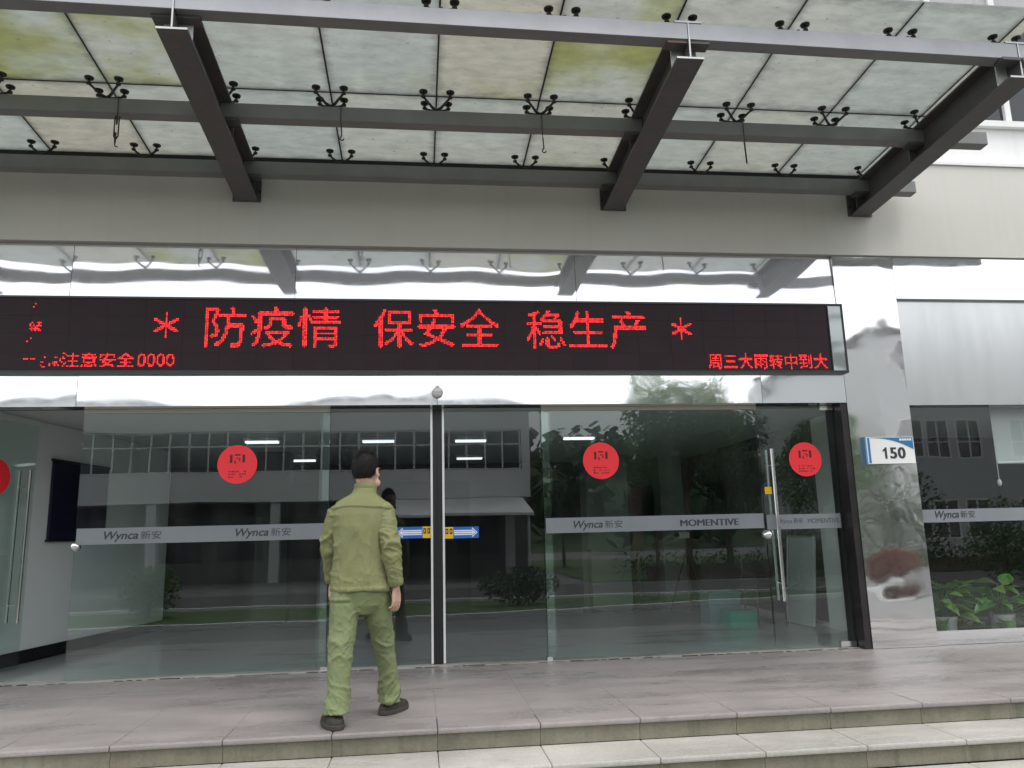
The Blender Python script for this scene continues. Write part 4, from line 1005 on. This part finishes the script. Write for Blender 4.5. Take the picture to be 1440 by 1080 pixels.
# torso, neck, legs under the clothes
bmb.loft([(-.365, 5.33, .80, .15, .10), (-.365, 5.33, 1.0, .14, .095), (-.37, 5.335, 1.2, .165, .10), (-.372, 5.34, 1.33, .15, .085), (-.355, 5.345, 1.40, .075, .065), (-.345, 5.352, 1.44, .056, .058), (-.34, 5.358, 1.50, .054, .056)], 20)
for hip, knee, ank in (((-.455, 5.32, .86), (-.474, 5.255, .47), (-.49, 5.175, .10)), ((-.275, 5.345, .86), (-.227, 5.44, .47), (-.178, 5.53, .10))):
    bmb.tube([hip, [(hip[i]+knee[i])/2 for i in range(3)], knee, [(knee[i]*.6+ank[i]*.4) for i in range(3)], ank, (ank[0], ank[1], .04)], [.085, .075, .055, .052, .036, .036], 14)
for sh, el, wr in ((SH_R, EL_R, WR_R), (SH_L, EL_L, WR_L)):
    bmb.tube([sh, (sh+el)/2, el, (el+wr)/2, wr], [.05, .044, .038, .034, .026], 12)
# hands: palm, four fingers of unequal length, thumb from the side of the palm
def hand(mb, wr, side):
    sp = Vector((.55*side, .83, 0)).normalized(); dn = Vector((.02*side, .10, -1)).normalized(); cu = Vector((-.83*side, .55, 0)).normalized()
    pc = wr+dn*.055
    mb.tube([wr-dn*.02, wr, wr+dn*.015], [.024, .023, .024], 10)
    for t in (-.031, -.0105, .0105, .031):
        mb.tube([wr+sp*t*.45-dn*.005, wr+sp*t*.9+dn*.045, wr+sp*t+dn*.088], [.014, .0135, .0115], 8)
    for t, ln, c_ in ((-.034, .058, 1.25), (-.0118, .071, 1.0), (.0108, .077, .85), (.0335, .070, .7)):
        p = wr+sp*t+dn*.086; d = dn.copy(); a = .25*c_
        pts = [p-dn*.012, p]; 
        for s_ in (.42, .33, .25):
            d = (dn*math.cos(a)+cu*math.sin(a)); p = p+d*ln*s_; pts.append(p); a += .42*c_
        mb.tube(pts, [.0088, .0088, .0082, .0076, .0062], 8)
    p = wr+sp*.024+dn*.028
    d1 = (sp*.62+dn*.75+cu*.25).normalized(); d2 = (sp*.2+dn*.9+cu*.35).normalized()
    mb.tube([wr+sp*.008+dn*.01, p, p+d1*.036, p+d1*.036+d2*.027], [.014, .0135, .0108, .008], 8)
hand(bmb, WR_R+Vector((.002, .008, -.02)), 1); hand(bmb, WR_L+Vector((-.002, .008, -.02)), -1)
# head
bmb.ellip(hd(0, -.012, .028), (.076, .094, .092), 28, 18, HR); bmb.ellip(hd(0, .03, -.04), (.061, .062, .078), 24, 16, HR); bmb.ellip(hd(0, .066, -.098), (.027, .024, .021), 16, 10, HR)
for s_ in (-1, 1):
    bmb.ellip(hd(s_*.046, .045, -.075), (.022, .045, .028), 14, 10, HR); bmb.ellip(hd(s_*.038, .068, -.022), (.022, .018, .018), 14, 10, HR)
    bmb.ellip(hd(s_*.030, .080, .022), (.026, .012, .008), 14, 10, HR)
    bmb.ellip(hd(s_*.080, -.006, -.006), (.010, .022, .033), 16, 12, HR @ Matrix.Rotation(R(18*s_), 3, 'Z'))
bmb.tube([hd(0, .086, .018), hd(0, .094, -.012), hd(0, .101, -.034), hd(0, .090, -.044)], [.009, .0100, .0115, .009], 10)
for s_ in (-1, 1): bmb.ellip(hd(s_*.013, .096, -.036), (.010, .012, .008), 10, 8, HR)
for z_, ry in ((-.064, .010), (-.074, .011)): bmb.ellip(hd(0, .085, z_), (.024, ry, .006), 14, 8, HR)
bmb.tube([hd(0, -.035, -.03), (-.341, 5.353, 1.46), (-.348, 5.347, 1.40)], [.058, .055, .062], 16)
body = wear('body', solid(bmb, .0042, 1), 'skin', H)
for s_ in (-1, 1): MB().ellip(hd(s_*.030, .079, .004), (.014, .010, .0075), 14, 10, HR).build('eye', 'plastic_black', body, smooth=True)
# hair: short crop, fading at the nape
hm = MB().ellip((0, 0, 0), (1, 1, 1), 96, 64)
for i, v in enumerate(hm.v):
    d = v.normalized(); y_, z_ = d.y, d.z
    line = -.93+1.15*max(0, y_+.32)+.18*max(0, abs(d.x)-.75)          # hairline: low at the nape, high over the brow
    t = max(0, min(1, (z_-line)/.30)); t = t*t*(3-2*t)
    thick = .88+t*(.215+.075*max(0, z_)) 
    f_ = mnoise.noise(Vector((d.x*15, d.y*15, d.z*5)))*.020*t+mnoise.noise(Vector((d.x*38, d.y*38, d.z*14)))*.014*t+(.03*max(0, y_)*max(0, z_))*t
    hm.v[i] = hd(d.x*.0775*(thick+f_), -.014+d.y*.0955*(thick+f_), .028+d.z*.0945*(thick+f_+.02*t))
hr = random.Random(12); hairb = list(hm.v)
for k in range(5200):
    i = hr.randrange(len(hairb)-2); p = hairb[i]; l_ = HR.transposed() @ (p-HC); d = Vector((l_.x/.0775, (l_.y+.014)/.0955, (l_.z-.028)/.0945))
    if d.length < .97: continue
    d.normalize(); lng = .012+.016*max(0, d.z)
    sw_ = Vector((d.x*.3+hr.gauss(0, .25), -.5+1.0*max(0, d.z)+hr.gauss(0, .25), -.9+.9*max(0, d.z)))
    tip = p+HR @ ((d*.55+sw_*.6).normalized()*lng*hr.uniform(.6, 1.2)); sd2 = (tip-p).cross(HR @ d).normalized()*.0011
    p0 = p-HR @ d*.003
    hm.add([p0-sd2, p0+sd2, tip], [(0, 1, 2)])
hm.build('hair', 'hair', H, smooth=True)
# jacket
def nz3(c, s, o=0): return mnoise.noise(Vector((c.x*s+o, c.y*s-o, c.z*s)))
def ridge(c, sx, sy, sz, o): return (1-abs(mnoise.noise(Vector((c.x*sx+o, c.y*sy, c.z*sz-o))))*2.2)
def sst(a, b, x): t = max(0, min(1, (x-a)/(b-a))); return t*t*(3-2*t)
def armdist(c, sh, el, wr):
    best = (9, 0)
    for k, (a, b) in enumerate(((sh, el), (el, wr))):
        t = max(0, min(1, (c-a).dot(b-a)/(b-a).length_squared)); d = (c-(a+(b-a)*t)).length
        if d < best[0]: best = (d, k+t)
    return best
jm = MB()
jm.loft([(-.368, 5.33, .795, .196, .140), (-.368, 5.33, .86, .190, .135), (-.368, 5.332, .98, .176, .128), (-.370, 5.334, 1.10, .172, .127), (-.371, 5.336, 1.20, .178, .128), (-.372, 5.338, 1.275, .182, .122),
         (-.371, 5.340, 1.322, .178, .112), (-.367, 5.342, 1.354, .146, .100), (-.359, 5.344, 1.382, .104, .090), (-.350, 5.347, 1.408, .076, .078), (-.346, 5.350, 1.438, .067, .070)], 36, 2.2)
for sh in (SH_R, SH_L): jm.ellip(sh+Vector((.012 if sh.x < -.37 else -.012, .0, -.005)), (.066, .072, .064), 20, 14)
def sleeve(sh, el, wr):
    m = MB(); sgn = 1 if sh.x > -.37 else -1
    top_ = sh+Vector((-.03*sgn, .0, .012))
    m.tube([top_, sh+Vector((.002*sgn, 0, -.004)), sh.lerp(el, .30), sh.lerp(el, .7), el, el.lerp(wr, .3), el.lerp(wr, .65), wr], [.052, .066, .0675, .064, .060, .058, .051, .045], 22)
    def sdisp(c, n):
        t = armdist(c, sh, el, wr)[1]; e_ = math.exp(-((t-1.0)/.38)**2)
        q_ = Vector((c.x+.55*sgn*c.z, c.y-.5*c.z, c.z+.4*c.y))
        d = .0025*nz3(c, 9, 2)-.002
        d += (.0125*e_+.0055)*fold(q_, 6.5, 6.5, 9, 5+sgn)
        d += .004*sst(1.35, 1.85, t)*fold(Vector((c.x, c.y, c.z+.3*c.x)), 6, 6, 17, 8)
        return n*d
    return solid(m, .0055, 3, sdisp)
def fold(c, ax, ay, az, o):
    """sharp-crested cloth folds: narrow ridges between broad valleys"""
    v = mnoise.noise(Vector((c.x*ax+o, c.y*ay+o*.7, c.z*az-o))); w_ = mnoise.noise(Vector((c.x*ax*2.1-o, c.y*ay*2.1, c.z*az*2.1+o)))
    return (1-min(1, abs(v)*3.4))**2+.55*(1-min(1, abs(w_)*3.6))**2
def jdisp(c, n):
    d = .003*nz3(c, 6, 3); outer = abs(c.x+.37); back = 1 if c.y < 5.335 else 0
    q_ = Vector((c.x, c.y, c.z+.6*abs(c.x+.38)))
    d += .0065*(fold(q_, 8, 4, 2.6, 9)-.3)*sst(1.33, 1.12, c.z)
    d += .007*math.exp(-((c.x+.392)**2/.0009+(c.z-1.185)**2/.0022))*back                      # pinched fold between the shoulder blades
    d += .0075*fold(Vector((c.x+.8*c.z, c.y, c.z-.8*c.x)), 6, 4, 6, 17)*sst(.09, .17, outer)
    d += .004*fold(Vector((c.x-.5*c.z, c.y, c.z+.3*c.x)), 11, 6, 8, 23)*sst(1.0, .86, c.z)
    if back and outer < .20:                                                                   # yoke flap across the back
        zy = 1.312+.012*math.cos((c.x+.40)*9)-.07*max(0, abs(c.x+.39)-.10)+.006*nz3(c, 14, 6)
        d += .0075*sst(zy-.003, zy+.003, c.z)
    d += .0035*(1-sst(.812, .822, c.z))
    d += .008*math.sin(c.x*26+1.2)*(1-sst(.80, .92, c.z))
    return n*d
jac = wear('jacket', solid(jm, .0055, 4, jdisp), 'olive_jacket', H)
for a_ in ((SH_R, EL_R, WR_R), (SH_L, EL_L, WR_L)): wear('sleeve', sleeve(*a_), 'olive_jacket', jac)
# collar, cuffs, shoulder tabs
m = MB(); n_ = 28
for ring in ((.072, .074, 1.415, .0), (.076, .078, 1.447, .0), (.072, .073, 1.472, .0), (.064, .064, 1.473, .0), (.060, .061, 1.43, 0)):
    for j in range(n_):
        a = 2*math.pi*j/n_; m.v.append(Vector((-.344+ring[0]*math.cos(a), 5.352+ring[1]*math.sin(a), ring[2]-.012*math.sin(a)*-1*0+.010*(-math.sin(a)))))
for i in range(4):
    for j in range(n_): m.f.append([i*n_+j, i*n_+(j+1) % n_, (i+1)*n_+(j+1) % n_, (i+1)*n_+j]); m.mi.append(0)
m.build('collar', 'olive_jacket', jac, smooth=True)
MB().lathe((-.343, 5.353, 1.452), [(.0575, 0), (.0605, .003), (.0600, .02), (.0565, .021)], 24).build('inner_collar', 'black_cloth', jac, smooth=True)
for el, wr in ((EL_R, WR_R), (EL_L, WR_L)):
    d = (wr-el).normalized(); MB().tube([wr-d*.055, wr-d*.047, wr+d*.004, wr+d*.008], [.046, .0495, .0485, .042], 20).build('cuff', 'olive_jacket', jac, smooth=True)
for s_, sh in ((1, SH_R), (-1, SH_L)):
    a = Vector((-.354+.095*s_, 5.338, 1.393)); b = Vector((sh.x+.002*s_, 5.330, 1.350)); dr = (b-a).normalized(); pw = Vector((0, .021, 0)); h3 = dr.cross(Vector((0, 1, 0))).normalized()*(.007 if s_ > 0 else .007)
    if h3.z < 0: h3 = -h3
    m = MB().hexa([a-pw, b-pw, b+pw, a+pw], [a-pw+h3, b-pw+h3, b+pw+h3, a+pw+h3]); t_ = m.build('shoulder_tab', 'olive_jacket', jac, bevel=.003)
    MB().ellip(a+dr*.012+h3*1.2, (.006, .006, .003), 10, 6).build('button', 'seam_olive', t_, smooth=True)
# trousers
tm = MB()
tm.loft([(-.366, 5.33, .985, .160, .110), (-.366, 5.328, .88, .174, .120), (-.366, 5.328, .78, .184, .127), (-.366, 5.335, .70, .165, .118), (-.366, 5.338, .645, .10, .09)], 30, 2.3)
tm.loft([(-0.452, 5.322, 0.860, 0.0850, 0.1120), (-0.460, 5.315, 0.740, 0.1034, 0.1193), (-0.466, 5.295, 0.600, 0.0883, 0.0974), (-0.475, 5.262, 0.480, 0.0792, 0.0845), (-0.481, 5.240, 0.380, 0.0766, 0.0810), (-0.486, 5.222, 0.240, 0.0713, 0.0757), (-0.488, 5.195, 0.130, 0.0730, 0.0800), (-0.488, 5.186, 0.084, 0.0780, 0.0880)], 26)
tm.loft([(-0.280, 5.338, 0.860, 0.0850, 0.1120), (-0.265, 5.355, 0.740, 0.1034, 0.1173), (-0.252, 5.390, 0.600, 0.0846, 0.0937), (-0.230, 5.432, 0.480, 0.0722, 0.0792), (-0.214, 5.466, 0.380, 0.0686, 0.0757), (-0.193, 5.502, 0.240, 0.0660, 0.0730), (-0.183, 5.522, 0.120, 0.0690, 0.0770), (-0.188, 5.514, 0.070, 0.0740, 0.0840)], 26)
def tdisp(c, n):
    left = c.x < -.36; s_ = 1 if left else -1
    low = 1-sst(.10, .34, c.z); knee = math.exp(-((c.z-.46)/.10)**2); bk = sst(5.36, 5.28, c.y) if left else sst(5.50, 5.40, c.y)
    d = .0035*nz3(c, 8, 5)-.003
    q_ = Vector((c.x, c.y, c.z+s_*.7*c.x))
    d += (.0105*low+.0035)*(1-sst(.55, .7, c.z))*(fold(q_, 5.5, 5.5, 8.5, 21 if left else 37)-.2)
    d += .0035*(low+knee*.4)*(fold(q_, 9, 9, 20, 3 if left else 11)-.2)
    q_ = Vector((c.x+.8*s_*c.z, c.y, c.z-.9*s_*c.x))
    d += .0105*knee*(.5+.5*bk)*fold(q_, 5, 5, 9, 12 if left else 31)
    mid = sst(.46, .56, c.z)*(1-sst(.70, .80, c.z))
    d += .006*mid*(fold(Vector((c.x+.5*s_*c.z, c.y, c.z-.5*s_*c.x)), 7, 6, 5, 41 if left else 52)-.2)
    pk = sst(-.40, -.44, c.x)*sst(5.34, 5.30, c.y)
    d += .005*math.exp(-((c.z-.745)/.012)**2)*pk-.006*math.exp(-((c.z-.727)/.009)**2)*pk
    return n*d
trs = wear('trousers', solid(tm, .0058, 4, tdisp), 'olive_trousers', H)
def shoe(x, y, ang, zt=0., pitch=0.):
    m = MB(); 
    m.loft([(0, 0, .004, .043, .134), (0, 0, .018, .049, .142), (0, -.002, .036, .0495, .140), (0, -.006, .050, .0455, .128), (0, -.014, .062, .0420, .100), (0, -.030, .072, .036, .068)], 32, 2.5)
    s2 = MB(); s2.loft([(0, 0, .0, .046, .139), (0, 0, .004, .0505, .1445), (0, 0, .022, .0515, .1455), (0, 0, .026, .049, .143)], 32, 2.5)
    M_ = Matrix.Translation((x, y, zt)) @ Matrix.Rotation(ang, 4, 'Z') @ Matrix.Translation((0, .145, 0)) @ Matrix.Diagonal((1.18, 1.0, 1.08, 1))
    for q_ in (m, s2):
        for i, v in enumerate(q_.v): q_.v[i] = M_ @ v
    o = m.build('shoe', 'shoe', H, smooth=True); s2.build('sole', 'sole', o); return o
shoe(-.470, 5.088, R(20), .0015); shoe(-.236, 5.445, R(-32), .0015)
